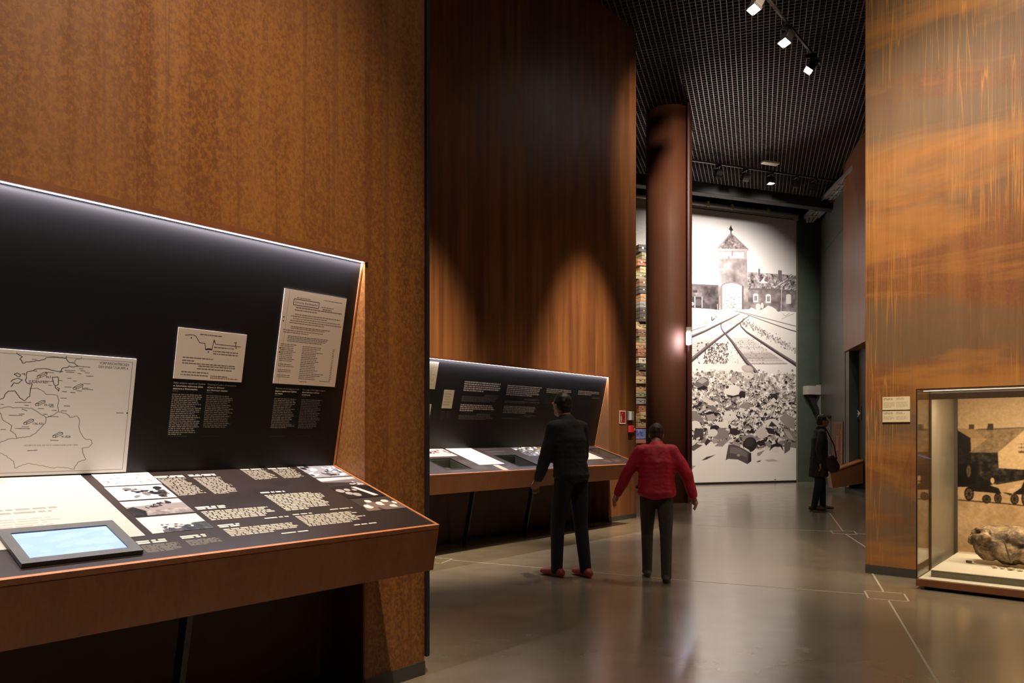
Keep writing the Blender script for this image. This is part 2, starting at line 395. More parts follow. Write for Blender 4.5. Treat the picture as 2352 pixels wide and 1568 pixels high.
def steel_wall(name, fr, x0, x1, nx0, nx1, depth, rustm, ntop=2.2, rec=.256):
    bm = bmesh.new()
    box(bm, nx1, x1, 0, depth, 0, ntop); box(bm, x0, x1, 0, depth, ntop, CEIL+.0)
    box(bm, x0, nx0, 0, depth, 0, ntop); box(bm, nx0, nx1, rec, depth, 0, ntop)
    o = struct(obj(name, bm, rustm, None, fr.M))
    return o
RECESS_SHADE = mat('dark_recess_lining', (.05, .020, .011), .6, 0, .2, 5)  # darker than the rust steel: under-bench shade put into the colour
W1X, W2X = (-3.3, -.408), (-5.8, -.794)
steel_wall('wall_left', W1, -4.8, 0, *W1X, .9, RUST1)
steel_wall('wall_middle', W2, -8.5, 0, *W2X, .9, RUST2)
struct(obj('trim_1', B(.0, .022, -.018, .9, .10, CEIL), BLACK, None, W1.M))
def base(name, fr, x0, x1, y, h=.075, t=.006, m=DGREY): return struct(obj(name, B(x0, x1, y-t, y, 0, h), m, None, fr.M))
struct(obj('wall_left_recess', B(*W1X, .244, .2555, .06, 1.0), RECESS_SHADE, None, W1.M))
struct(obj('wall_middle_recess', B(*W2X, .244, .2555, .06, .9), RECESS_SHADE, None, W2.M))
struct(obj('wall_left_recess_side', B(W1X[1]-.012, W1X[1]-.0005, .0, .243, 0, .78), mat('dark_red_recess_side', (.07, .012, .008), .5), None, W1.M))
base('baseboard_left', W1, -.408, 0, 0); base('baseboard_left_recess', W1, *W1X, .256, .06, .01, BLACK)
base('baseboard_middle', W2, -.794, 0, 0, .07); base('baseboard_middle_recess', W2, *W2X, .256, .06, .01, BLACK)
# right wall with the opening of the showcase
VX0, VX1, VD = .543, 3.7, 1.15
bm = bmesh.new()
box(bm, 0, VX0-.004, 0, 1.7, 0, CEIL); box(bm, VX0-.004, VX1, 0, 1.7, 1.70, CEIL); box(bm, VX1, 6, 0, 1.7, 0, CEIL)
box(bm, VX0-.004, VX1, VD+.02, 1.7, 0, 1.70); box(bm, VX0-.004, VX1, 0, VD+.02, 0, .03)
struct(obj('wall_right', bm, RUST3, None, RW.M))
base('baseboard_right', RW, 0, VX0-.02, 0, .08, .008)
# far wall: green end, plain grey middle and base
bm = bmesh.new(); box(bm, -13, -4.58, 0, .4, 0, 7.38)
struct(obj('wall_back', bm, mat('plain_grey_wall', (.50, .48, .45), .6), None, FW.M))
struct(obj('wall_back_mural', B(-4.58, .0, .03, .4, 0, 7.38), DARKW, None, FW.M))
struct(obj('wall_back_green', B(0, .86, 0, .4, 0, 7.42), GREEN, None, FW.M))
struct(obj('trim_2', B(.0, .05, -.012, 0, 0, 7.36), mat('pale_green_edge', (.20, .20, .13), .5), None, FW.M))
struct(obj('baseboard_back', B(-12, .0, -.03, 0, 0, .055), BLACK, None, FW.M))
# side wall: green, panel joint, doorway under a rust panel
bm = bmesh.new(); box(bm, 0, 3.75, 0, .3, 0, 7.35); box(bm, 3.6, 10, .25, .5, 0, 7.35)
struct(obj('wall_side', bm, DARKW if False else mat('green_grey_wall', (.085, .088, .072), .38, 0, .15, 2), None, GW.M))
struct(obj('trim_3', B(.6, 3.7, -.004, 0, 6.35, 6.362), BLACK, None, GW.M))
struct(obj('trim_4', B(3.35, 3.37, -.01, 0, 0, 7.35), DARKW, None, GW.M))
struct(obj('wall_side_recess', B(3.75, 10, .2, .25, 0, 3.32), INK, None, GW.M))
struct(obj('wall_side_panel', B(3.42, 10, -.06, .24, 3.305, CEIL), rust('rust_steel_portal', 15, (.20, .075, .035), (.30, .115, .05), (.36, .14, .05), (.24, .11, .06), .1, streak=.3), None, GW.M))
# beam below the ceiling, in front of the mural
bx = [FW.plane(1585, y, -1.5) for y in (420, 443)]
struct(obj('beam', bevel(B(-9, .75, -1.62, -1.38, bx[1][1], bx[0][1]+.02), .01, 1), mat('beam_paint', (.014, .0155, .014), .65), None, FW.M))
# outer shell that closes the hall (off camera)
for nm, q in (('wall_near', (-16, 16, -8, -7.8, 0, 9)), ('wall_west', (-16, -15.8, -8, 27, 0, 9)), ('wall_east', (15.8, 16, -8, 27, 0, 9)), ('wall_far', (-16, 16, 26.8, 27, 0, 9))):
    struct(obj(nm, B(*q), INK))

# round pillar with a flat fin along its right side
PC = Vector((3.14, 14.73, 0))
bm = lathe(bmesh.new(), [(.452, 0), (.452, 2.6), (.452, 5.2), (.452, 7.9)], PC, 64)
pl = tag(obj('pillar', bm, RUSTP, None, None, True), 'round rust-brown steel pillar standing between the middle wall and the photo mural', 'pillar')
pl['kind'] = 'structure'
fin = B(3.395, 3.43, 14.22, 15.3, 0, 7.95)
obj('fin', fin, mat('dark_red_fin', (.10, .018, .02), .4), pl)
# small lit lamp on the edge of the fin
t = thing('emergency_lamp', 'small glowing blue-white lamp fixed to the right edge of the pillar', 'lamp', Matrix.Translation((3.40, 14.16, 3.06)))
obj('housing', bevel(B(-.045, .06, 0, .055, .235, .34), .008), LGREY, t)
obj('diffuser', bevel(B(-.04, .05, -.03, .05, 0, .235), .012), emit('blue_white_glow', (.72, .82, 1.0), 14), t)
spot('emergency_lamp_light', (3.36, 14.02, 3.16), (3.18, 14.5, 3.12), 26, 120, 1, (.72, .82, 1.0), .03)

# ================================================================== display benches
TH = math.atan2(.253, .795); PH = math.atan2(.238, 1.04)
BM_ = Matrix.Translation((0, .25, 1.153)) @ Matrix.Rotation(TH, 4, 'X')      # plane of the bench top: x, -s, n
PM_ = Matrix.Translation((0, .25, 1.15)) @ Matrix.Rotation(PI/2+PH, 4, 'X')  # plane of the back panel: x, u, n
PMI, BMI = PM_.inverted(), BM_.inverted()
def on_bench(x0, x1, s0, s1, n0, n1, bm=None): return box(bm or bmesh.new(), x0, x1, -s1, -s0, n0, n1, BM_)
def on_panel(x0, x1, u0, u1, n0, n1, bm=None): return box(bm or bmesh.new(), x0, x1, u0, u1, n0, n1, PM_)
def b_uv(o, cv): set_uv(o, cv, lambda v: (BMI @ v)[:2])
def p_uv(o, cv): set_uv(o, cv, lambda v: (PMI @ v)[:2])
def plate_holes(x0, x1, s0, s1, holes, thick, deep):
    xs = sorted({x0, x1, *[h[i] for h in holes for i in (0, 1)]}); ss = sorted({s0, s1, *[h[i] for h in holes for i in (2, 3)]})
    bm = bmesh.new()
    for a, b in zip(xs, xs[1:]):
        for c, d in zip(ss, ss[1:]):
            if any(h[0] <= a and b <= h[1] and h[2] <= c and d <= h[3] for h in holes): continue
            on_bench(a, b, c, d, -thick, 0, bm)
    return bm
BROWN_TOP = (.165, .122, .102)
def display_bench(fr, nx, label, canvas_top, canvas_panel, legs, holes=()):
    x0, x1 = nx[0], nx[1]-.004
    t = thing('display_bench', label, 'display bench', fr.M, None, ((max(x0, x1-3)+x1)/2, -.2, 0))
    prof = [(-.543, .880), (-.505, .690), (-.49, .688), (.1, .80), (.252, .80), (.252, 1.06), (-.52, .82)]
    if holes: prof = [(-.543, .880), (-.505, .690), (-.49, .688), (.1, .74), (.252, .74), (.252, .95), (-.50, .72)]
    obj('fascia', prism(bmesh.new(), prof, x0, x1), RUSTB, t)
    bm = plate_holes(x0, x1-.012, 0, .822, list(holes), .012, .08)
    o = obj('bench_top', bm, canvas_top.material(fr_name(fr)+'_bench_print', .36, .5), t); b_uv(o, canvas_top)
    bm = on_bench(x0, x1, .822, .836, -.030, .003); on_bench(x1-.012, x1, 0, .822, -.030, .003, bm)
    obj('edge_strip', bm, RIM, t)
    o = obj('back_panel', on_panel(x0, x1-.001, 0, 1.062, -.018, 0), canvas_panel.material(fr_name(fr)+'_panel_print', .42, .5), t); p_uv(o, canvas_panel)
    bm = on_panel(x1-.009, x1, .0, 1.06, 0, .007)
    obj('panel_edge', bm, RIM, t)
    obj('lamp_rail', B(x0, x1+.018, -.012, .0, 2.187, 2.214), RUSTB, t)
    obj('led_strip', B(x0, x1, .0005, .009, 2.1855, 2.194), LED, t)
    Lw = x1-x0; lm = fr.M @ Matrix.Translation(((x0+x1)/2, .006, 2.181)) @ Matrix.Rotation(math.radians(8), 4, 'X')
    al = arealight('led_strip_light', lm, Lw, .012, 10.5*Lw, (.90, .88, 1.0)); al.data.spread = math.radians(125)
    for lx, top, bot in legs:
        pr = [(top-.03, .73), (top+.03, .735), (bot+.03, 0), (bot-.03, 0)]
        obj('leg', prism(bmesh.new(), pr, lx-.012, lx+.012), BLACK, t)
    for h in holes:                                              # glazed wells let into the top
        hx0, hx1, s0, s1 = h; d = -.11; bm = bmesh.new(); e = .008
        on_bench(hx0, hx1, s0, s1, d-e, d, bm)
        for q in ((hx0, hx0+e, s0, s1), (hx1-e, hx1, s0, s1), (hx0+e, hx1-e, s0, s0+e), (hx0+e, hx1-e, s1-e, s1)): on_bench(*q, d, -.0125, bm)
        w = obj('case_well', bm, mat('grey_green_case_lining', (.10, .10, .075), .5), t)
        obj('case_glass', on_bench(hx0+.004, hx1-.004, s0+.004, s1-.004, -.006, -.001), GLASS, w)
        bm = bmesh.new()
        for q in ((hx0-.006, hx0, s0-.006, s1+.006), (hx1, hx1+.006, s0-.006, s1+.006), (hx0, hx1, s0-.006, s0), (hx0, hx1, s1, s1+.006)): on_bench(*q, -.002, .003, bm)
        obj('case_rim', bm, BLACK, w)
    return t
def fr_name(fr): return 'near' if fr is W1 else 'far'
PAPER = (.58, .54, .47)
def para(cv, r, n, h=.62, hd=None, ft=None, seed=0, c=(.80, .77, .66), word=.03, dense=False):
    x0, x1, s0, s1 = r; cv.rows(x0, x1, -s0, -s1, n, c, h, seed, .18, .95 if not dense else .75, word=word)
    for q, k in ((hd, 2), (ft, 1)):
        if q: cv.rows(q[0], q[1], -q[2], -q[3], k if q[3]-q[2] > .024 else 1, (.9, .87, .78), .75, seed+3, .05, 1, .95, word=.05)
# ---- near bench: printed top
cv = Canvas(-2.34, -.42, -.822, 0, 800, BROWN_TOP)
for (x, s, r, sd) in ((-1.1, .36, .10, 1), (-.98, .30, .07, 2), (-1.25, .40, .08, 3), (-.86, .22, .05, 4)): cv.ell(x, -s, r, r*.6, (.12, .09, .078), 0, .5)
for i in range(26): cv.line([(-1.32+i*.021, -.37-.01*RND.random()), (-1.31+i*.021+.01*RND.random(), -.33+.05*RND.random())], .006, (.12, .092, .08), .6)
cv.mottle([(-2.34, -.82), (-.42, -.82), (-.42, 0), (-2.34, 0)], .012, 30, 3)
para(cv, (-1.367, -1.244, .083, .286), 17, .72, (-1.37, -1.24, .050, .078), None, 11, dense=True)
para(cv, (-1.218, -1.09, .09, .292), 17, .72, (-1.224, -1.095, .048, .076), None, 12, dense=True)
para(cv, (-.953, -.824, .026, .151), 11, .72, (-.952, -.829, .003, .021), None, 13, dense=True)
para(cv, (-.80, -.672, .026, .15), 11, .72, (-.81, -.68, .004, .022), None, 14, dense=True)
para(cv, (-1.017, -.74, .338, .528), 11, .74, (-1.017, -.89, .302, .321), (-.818, -.69, .548, .560), 15)
para(cv, (-1.361, -1.062, .461, .556), 6, .74, (-1.362, -1.238, .412, .445), (-1.152, -1.036, .576, .588), 16)
para(cv, (-1.361, -1.046, .641, .714), 5, .74, (-1.363, -1.272, .600, .630), (-1.167, -1.04, .730, .742), 17)
para(cv, (-1.017, -.698, .588, .701), 8, .74, (-1.017, -.918, .566, .578), (-.819, -.693, .728, .741), 18)
para(cv, (-1.686, -1.557, .706, .766), 7, .7, (-1.687, -1.585, .668, .697), None, 19, (.55, .53, .45), dense=True)
para(cv, (-1.533, -1.409, .704, .752), 6, .7, (-1.535, -1.44, .664, .691), None, 20, (.55, .53, .45), dense=True)
# ---- near bench: panel lettering
pv = Canvas(-1.46, -.42, .10, .46, 1500, (.030, .020, .020))
WT = (.86, .81, .76)
def heads(x, u, lines, w, c=WT, h=.0072):
    for i, l in enumerate(lines): pv.text(l, x, u-.0128*i, h, c, w*(len(l)/max(len(q) for q in lines)), 1, .022)
heads(-1.304, .394, ('Szkic miejsca egzekucji Żydów', 'w Żytomierzu wykonany przez', 'dezertera z Wehrmachtu'), .142, (.95, .91, .87))
heads(-1.152, .394, ('Drawing of a place of executions', 'of Jews in Zhitomir', 'by a Wehrmacht deserter'), .136)
heads(-.814, .394, ('Pierwsza strona raportu Karla', 'Jägera o egzekucjach Żydów', 'na Litwie'), .130, (.95, .91, .87))
heads(-.665, .394, ('First page of Karl Jäger\'s report', 'about executions of Jews', 'in Lithuania'), .134)
for x, w, n, sd, c in ((-1.305, .125, 22, 31, WT), (-1.152, .122, 18, 32, (.66, .61, .55)), (-.815, .115, 18, 33, (.74, .68, .62)), (-.664, .112, 18, 34, (.55, .50, .46))):
    pv.rows(x, x+w*1.12, .351, .351-.0084*n, n, c, .50, sd, .25, .8, word=.017)
    pv.rows(x, x+.03, .365, .358, 1, c, .5, sd, .05, .6, .9, word=.017)
    pv.rows(x, x+.09, .164, .159, 1, c, .45, sd+9, .05, .45, .95, word=.017)
bench1 = display_bench(W1, W1X, 'nearest rust steel display bench with sloping black back panel and a built-in screen', cv, pv, [(-1.38, -.15, .03), (-2.5, -.15, .03)])
# printed sheet and photographs set into the top
def photo(name, r, draw, parent, n=.0016, ppm=700, base_c=(.62, .60, .56)):
    x0, x1, s0, s1 = r; c = Canvas(x0, x1, -s1, -s0, ppm, base_c); draw(c, x0, -s1, x1-x0, s1-s0); c.blur(3)
    o = obj(name, on_bench(x0, x1, s0, s1, .0, n), c.material(name, .4, .4), parent); b_uv(o, c); return o
def sheet(c, x, y, w, h):
    c.a[:] = (.66, .63, .58); K = (.42, .39, .35)
    c.rows(-2.25, -1.86, -.02, -.075, 3, K, .45, 1, .1, .6, .9); c.rows(-2.25, -1.8, -.31, -.37, 2, K, .5, 2, .1, .8, .9)
    c.rows(-2.25, -1.83, -.40, -.56, 8, K, .4, 3, .15, .5); c.rows(-1.86, -1.78, -.54, -.56, 1, K, .4, 4, .1, .5, .9)
photo('printed_sheet', (-2.3, -1.64, .004, .634), sheet, bench1)
def P_1(c, x, y, w, h):
    c.a[:] = (.80, .78, .74)
    for i in range(14): c.ell(x+w*RND.random(), y+h*(.2+.7*RND.random()), w*.03, h*.04, (.35, .34, .30), RND.random(), .8)
def P_2(c, x, y, w, h):
    c.a[:] = (.74, .72, .68); r = random.Random(3)
    for i in range(46): c.ell(x+w*(.3+.62*r.random()), y+h*(.12+.75*r.random()), w*(.03+.05*r.random()), h*(.05+.08*r.random()), r.choice([(.08, .07, .07), (.2, .18, .17), (.8, .78, .75), (.4, .38, .36)]), r.random()*3)
    c.ell(x+w*.62, y+h*.78, w*.13, h*.14, (.86, .85, .82))
def P_3(c, x, y, w, h):
    c.a[:] = (.50, .46, .43); r = random.Random(5); c.poly([(x, y+h), (x+w, y+h), (x+w, y+h*.72), (x, y+h*.62)], (.72, .69, .65))
    c.poly([(x, y), (x, y+h*.5), (x+w*.12, y+h*.6), (x+w*.25, y+h*.3), (x+w*.2, y)], (.10, .08, .08))
    for i in range(42):
        q = r.random(); c.ell(x+w*(.28+.5*q), y+h*(.38+.36*q+.14*r.random()), w*.03, h*.06, r.choice([(.07, .06, .06), (.12, .1, .1), (.5, .47, .44)]), r.random())
    c.mottle([(x, y), (x+w, y), (x+w, y+h*.35), (x, y+h*.3)], .2, 60, 2)
def P_4(c, x, y, w, h):
    c.a[:] = (.74, .72, .66); r = random.Random(6)
    c.poly([(x+w*.18, y), (x+w, y), (x+w, y+h*.46), (x+w*.8, y+h*.44), (x+w*.55, y+h*.30), (x+w*.2, y+h*.16)], (.20, .20, .20))
    for i in range(34): c.ell(x+w*(.25+.5*r.random()), y+h*(.18+.3*r.random()), w*.022, h*.05, r.choice([(.06, .06, .06), (.75, .73, .68), (.3, .29, .28)]), r.random()*3)
    c.mottle([(x, y), (x+w, y), (x+w, y+h*.4), (x, y+h*.2)], .18, 60, 4)
for r, fn in (((-1.60, -1.375, .004, .146), P_1), ((-1.605, -1.381, .157, .303), P_2), ((-1.608, -1.384, .316, .462), P_3), ((-1.612, -1.388, .478, .625), P_4)): photo('photo_print', r, fn, bench1)
def Q_1(c, x, y, w, h):
    c.a[:] = (.56, .54, .54); r = random.Random(8)
    for i in range(26): c.ell(x+w*r.random(), y+h*(.15+.8*r.random()), w*(.05+.09*r.random()), h*(.04+.06*r.random()), r.choice([(.1, .1, .12), (.75, .74, .75), (.3, .29, .3), (.8, .79, .8)]), r.random()*3)
def Q_2(c, x, y, w, h):
    c.a[:] = (.42, .38, .36); c.poly([(x, y+h*.6), (x+w, y+h*.75), (x+w, y+h), (x, y+h)], (.7, .68, .67)); r = random.Random(9)
    c.poly([(x, y), (x+w*.7, y), (x+w*.95, y+h*.3), (x, y+h*.5)], (.16, .13, .12))
    for i in range(12): c.ell(x+w*(.6+.36*r.random()), y+h*(.08+.35*r.random()), w*.035, h*.06, (.72, .7, .68), r.random())
def Q_3(c, x, y, w, h):
    c.a[:] = (.10, .08, .07); r = random.Random(10)
    for a in ((.10, .7, .1, .16), (.22, .45, .09, .14), (.36, .3, .1, .16), (.30, .75, .08, .12), (.48, .72, .06, .1)): c.ell(x+w*a[0], y+h*a[1], w*a[2], h*a[3], (.60, .55, .50), .5)
    c.poly([(x+w*.50, y+h), (x+w*.62, y+h), (x+w*.86, y+h*.12), (x+w*.72, y+h*.10)], (.78, .75, .70)); c.poly([(x+w*.7, y+h), (x+w, y+h), (x+w, y+h*.4)], (.05, .04, .04))
def Q_4(c, x, y, w, h):
    c.a[:] = (.22, .18, .15)
    for a in ((.16, .35, .13, .30), (.34, .75, .10, .2), (.55, .5, .14, .28), (.75, .68, .12, .2), (.80, .25, .16, .2), (.93, .5, .07, .2)):
        c.ell(x+w*a[0], y+h*(a[1]-.25), w*a[2]*1.25, h*.3, (.42, .35, .29)); c.ell(x+w*a[0], y+h*a[1], w*a[2]*.8, h*a[3]*.55, (.80, .76, .70))
for r, fn in (((-.645, -.428, .004, .166), Q_1), ((-.645, -.426, .178, .297), Q_2), ((-.647, -.424, .313, .454), Q_3), ((-.648, -.424, .466, .614), Q_4)): photo('photo_print', r, fn, bench1)
# ---- far bench: top with three glazed wells
HOLES = [(-4.62, -4.235, .345, .70), (-3.43, -3.03, .30, .715), (-1.22, -.85, .13, .545)]
cv = Canvas(-4.9, -.82, -.822, 0, 260, BROWN_TOP)
for r, n, sd in (((-3.50, -3.05, .04, .08), 3, 1), ((-3.44, -3.02, .12, .19), 4, 2), ((-3.52, -3.1, .22, .25), 1, 3), ((-4.2, -3.95, .42, .56), 6, 4), ((-4.17, -3.95, .60, .74), 6, 5), ((-3.86, -3.72, .66, .76), 5, 6), ((-3.70, -3.50, .66, .77), 5, 7),
                 ((-2.9, -2.65, .60, .70), 5, 8), ((-2.6, -2.35, .60, .70), 5, 9), ((-2.2, -1.95, .55, .66), 5, 10), ((-1.5, -1.32, .62, .72), 5, 11), ((-1.25, -1.05, .62, .72), 5, 12), ((-4.62, -4.3, .73, .79), 3, 13)):
    cv.rows(r[0], r[1], -r[2], -r[3], n, (.34, .31, .28), .6, sd, .2, .85, word=.06)
cv.poly([(-3.80, -.62), (-3.70, -.62), (-3.70, -.80), (-3.80, -.80)], (.66, .62, .55))
pv = Canvas(-4.75, -.82, .25, 1.05, 420, (.030, .020, .020))
LT = (.78, .72, .66); DM = (.38, .345, .32)
for x0, x1, u0, u1, n, c, sd in ((-3.848, -3.167, .845, .715, 5, LT, 1), (-3.46, -3.16, .690, .665, 2, DM, 2), (-3.855, -3.20, .662, .590, 5, DM, 3), (-3.856, -3.22, .560, .468, 4, LT, 4), (-3.55, -3.23, .448, .425, 2, DM, 5), (-3.858, -3.23, .422, .366, 4, DM, 6),
        (-3.058, -2.335, .840, .697, 6, (.66, .61, .56), 7), (-2.68, -2.35, .668, .645, 2, DM, 8), (-3.062, -2.33, .632, .600, 2, DM, 9), (-3.06, -2.38, .565, .463, 5, (.56, .52, .48), 10), (-2.62, -2.36, .445, .425, 2, DM, 11), (-3.064, -2.64, .405, .384, 2, DM, 12),
        (-2.233, -1.60, .832, .765, 3, (.55, .5, .46), 13), (-1.95, -1.62, .745, .72, 2, DM, 14), (-2.23, -1.845, .70, .612, 5, (.12, .11, .10), 15), (-1.487, -.876, .838, .772, 3, (.55, .5, .46), 16), (-1.1, -.9, .75, .73, 2, DM, 17), (-1.45, -1.1, .70, .62, 5, (.10, .09, .085), 18),
        (-4.16, -4.09, .475, .36, 9, (.2, .18, .17), 19), (-4.07, -4.0, .475, .37, 9, (.2, .18, .17), 20), (-4.47, -4.38, .69, .56, 10, (.2, .18, .17), 21)):
    pv.rows(x0, x1, u0, u1, n, c, .62, sd+40, .12, .9, word=.045)
bench2 = display_bench(W2, W2X, 'far rust steel display bench with three glazed wells and a sloping black back panel', cv, pv, [(-3.89, -.13, .03), (-2.77, -.13, .03), (-1.65, -.13, .03)], HOLES)
photo('printed_sheet', (-4.0, -3.56, .004, .60), lambda c, x, y, w, h: c.rows(x+.04, x+w-.04, y+h-.06, y+.1, 16, (.66, .63, .57), .35, 3, .2, .5), bench2, .0016, 200, (.80, .76, .68))
photo('printed_sheet', (-1.80, -1.38, .006, .575), lambda c, x, y, w, h: c.rows(x+.04, x+w-.04, y+h-.06, y+.1, 14, (.40, .38, .34), .35, 4, .2, .5), bench2, .0016, 200, (.60, .57, .52))
def colour_photo(c, x, y, w, h):
    r = random.Random(21); c.a[:] = (.36, .33, .28)
    for i in range(150):
        q = r.random(); c.ell(x+w*q, y+h*r.random(), w*.035*(.4+r.random()), h*.05*(.4+r.random()), r.choice([(.72, .70, .66), (.12, .11, .10), (.5, .40, .16) if q > .55 else (.42, .48, .60), (.26, .22, .12) if q > .6 else (.2, .22, .28)]), r.random()*3)
photo('photo_print', (-2.81, -1.93, .004, .36), colour_photo, bench2, .0016, 200)
def red_photo(c, x, y, w, h):
    r = random.Random(22); c.a[:] = (.6, .56, .54)
    for i in range(60): c.ell(x+w*r.random(), y+h*(.45+.5*r.random()), w*.04, h*.05, r.choice([(.35, .10, .05), (.2, .06, .04), (.66, .6, .56)]), r.random()*3)
photo('photo_print', (-4.7, -4.05, .006, .28), red_photo, bench2, .0016, 200)

# ================================================================== boards fixed on the near panel
def board(name, label, cat, fr, r, cv, thick=.006, rough=.5):
    o = obj(name, on_panel(*r, .001, thick), cv.material(name+'_print', rough, .35), None, fr.M); p_uv(o, cv); return tag(o, label, cat)
# map: lines measured in the 1617-px crop of the photograph, then laid on the board plane
def on_map(fr, pts, ox, oy, k, panel=True):
    out = []
    a0 = fr.loc(0, 0)
    n = Vector((0, -math.cos(PH), -math.sin(PH))); P0 = Vector((0, .25, 1.15)); o = Vector((a0[0], a0[1], EYE))
    for x, y in pts:
        px, py = ox+x/k, oy+y/k; rx, rz = (px-CX)/F, -(py-CY)/F; a1 = fr.loc(rx, 1.0); d = Vector((a1[0]-a0[0], a1[1]-a0[1], rz))
        t = (P0-o).dot(n)/d.dot(n); q = PMI @ (o+d*t); out.append((q.x, q.y))
    return out
mr = (-2.45, -1.467, .010, .487); cv = Canvas(mr[0], mr[1], mr[2], mr[3], 900, (.84, .82, .80))
L1, L2 = (.10, .095, .09), (.40, .39, .37)
def ml(pts, c=L1, w=.0022, jit=5, seed=0):
    r = random.Random(seed+len(pts)); q = []
    for a, b in zip(pts, pts[1:]):
        n = max(2, int(math.hypot(b[0]-a[0], b[1]-a[1])/22)) if jit else 1
        q += [(a[0]+(b[0]-a[0])*i/n+r.uniform(-jit, jit)*(i > 0), a[1]+(b[1]-a[1])*i/n+r.uniform(-jit, jit)*(i > 0)) for i in range(n)]
    cv.line(on_map(W1, q+[pts[-1]], 0, 780, 4.9), w, c)
cv.line([(mr[0], .472), (-1.482, .472), (-1.482, .022), (mr[0], .022)], .002, (.45, .43, .40))
ml([(180, 145), (215, 175), (245, 190), (215, 215), (240, 235), (250, 262), (290, 245), (380, 240), (500, 215), (520, 198), (600, 195), (735, 205), (740, 180)])
ml([(735, 205), (775, 255), (830, 262), (870, 295), (820, 305), (770, 290), (760, 305), (690, 320), (680, 350)]); ml([(830, 255), (850, 215), (905, 210), (910, 195)], L2)
ml([(700, 355), (620, 350), (480, 320), (390, 330), (360, 345), (295, 360), (285, 400), (290, 430), (275, 450), (290, 480), (320, 495), (355, 490), (335, 545), (330, 630), (265, 682), (215, 650), (160, 570), (85, 575), (50, 610), (30, 655), (-60, 690)])
ml([(150, 385), (190, 372), (225, 390), (220, 412), (190, 410), (150, 385)]); ml([(115, 470), (140, 445), (200, 432), (245, 450), (205, 485), (150, 480), (115, 525), (140, 500)]); ml([(240, 380), (275, 378), (270, 395)])
ml([(580, 418), (645, 415), (650, 500), (615, 515), (620, 540), (655, 575), (660, 545), (635, 530)]); ml([(580, 418), (600, 500), (615, 515)])
ml([(335, 545), (410, 540), (470, 570), (510, 610), (560, 612), (640, 622), (655, 680), (640, 740), (650, 805), (600, 840), (510, 870)], L2)
ml([(-40, 775), (80, 750), (200, 760), (345, 765), (420, 810), (510, 870), (500, 940), (380, 1055), (340, 1080), (185, 1105), (170, 1060), (110, 1020), (125, 960), (20, 890), (5, 830), (-40, 800)], L2)
ml([(650, 805), (750, 835), (780, 870), (850, 850), (885, 890), (880, 980), (905, 1050), (950, 1110), (1020, 1125), (1030, 1165), (990, 1205), (915, 1215), (935, 1290), (960, 1340), (870, 1370), (835, 1420), (830, 1450)], L2)
ml([(185, 1105), (100, 1110), (-60, 1170)], L2); ml([(830, 1450), (700, 1430), (580, 1435), (420, 1405), (300, 1385), (160, 1440), (145, 1360), (20, 1275), (-60, 1260)], (.52, .51, .49)); ml([(660, 370), (700, 355)], L2)
r = random.Random(4)
for q in ((870, 295, 1010, 308), (880, 322, 930, 325), (900, 345, 955, 350), (720, 342, 840, 345), (735, 360, 830, 364), (950, 370, 1000, 372), (865, 377, 910, 381), (960, 405, 1045, 408), (755, 430, 795, 432), (815, 460, 855, 462), (930, 490, 1010, 494), (720, 528, 800, 531), (850, 570, 915, 573), (985, 555, 1040, 560), (690, 578, 745, 581), (785, 590, 845, 593), (675, 652, 745, 654), (710, 740, 780, 742), (675, 795, 745, 797), (575, 790, 630, 792), (500, 362, 600, 368), (500, 462, 590, 466), (645, 455, 695, 458), (535, 508, 575, 510), (360, 345, 410, 350), (350, 215, 400, 218), (390, 435, 430, 437), (165, 700, 345, 700), (265, 732, 315, 734), (420, 770, 490, 772), (90, 845, 245, 848), (235, 775, 300, 795), (205, 832, 270, 832), (160, 992, 330, 996), (235, 975, 320, 976), (475, 832, 530, 836), (530, 858, 650, 862), (0, 722, 35, 724), (0, 1005, 60, 1005), (300, 1242, 415, 1238), (560, 1125, 650, 1128), (1300, 818, 1380, 820), (550, 750, 600, 752)):
    cv.line(on_map(W1, [(q[0], q[1]), (q[2], q[3])], 0, 780, 4.9), .0024, (.36, .35, .33))
cv.ell(*on_map(W1, [(1422, 821)], 0, 780, 4.9)[0], .003, .003, L1)
for x, y, n in ((435, 405, '963'), (840, 535, '3600'), (415, 718, '35.238'), (285, 928, '136.421'), (610, 1075, '41.828')):
    ml([(x-25, y), (x+55, y-42), (x+88, y-35), (x+85, y-15), (x+5, y+20), (x-22, y+18), (x-25, y), (x+12, y-4), (x+88, y-35)], L1, .0016, 0); ml([(x+12, y-4), (x+5, y+20)], L1, .0016, 0)
    p = on_map(W1, [(x+70, y+22)], 0, 780, 4.9)[0]; cv.text(n, p[0], p[1], .0085, L1)
p = on_map(W1, [(318, 480)], 0, 780, 4.9)[0]; cv.text('JUDENFREI', p[0], p[1], .0105, L1, .062)
p = on_map(W1, [(262, 1192)], 0, 780, 4.9)[0]; cv.text('GESCHÄTZTE ZAHL DER NOCH VORHANDENEN JUDEN 128000', p[0], p[1], .006, (.42, .41, .39), .185)
p = on_map(W1, [(1112, 272)], 0, 780, 4.9)[0]; cv.text('VORMARSCHSTRECKEN', p[0], p[1], .0105, (.24, .22, .22), .112)
p = on_map(W1, [(1102, 315)], 0, 780, 4.9)[0]; cv.text('DER EINSATZGRUPPE A', p[0], p[1], .0105, (.24, .22, .22), .112)
board('map_board', 'large white map board with coastlines standing on the near bench', 'map', W1, mr, cv, .008)
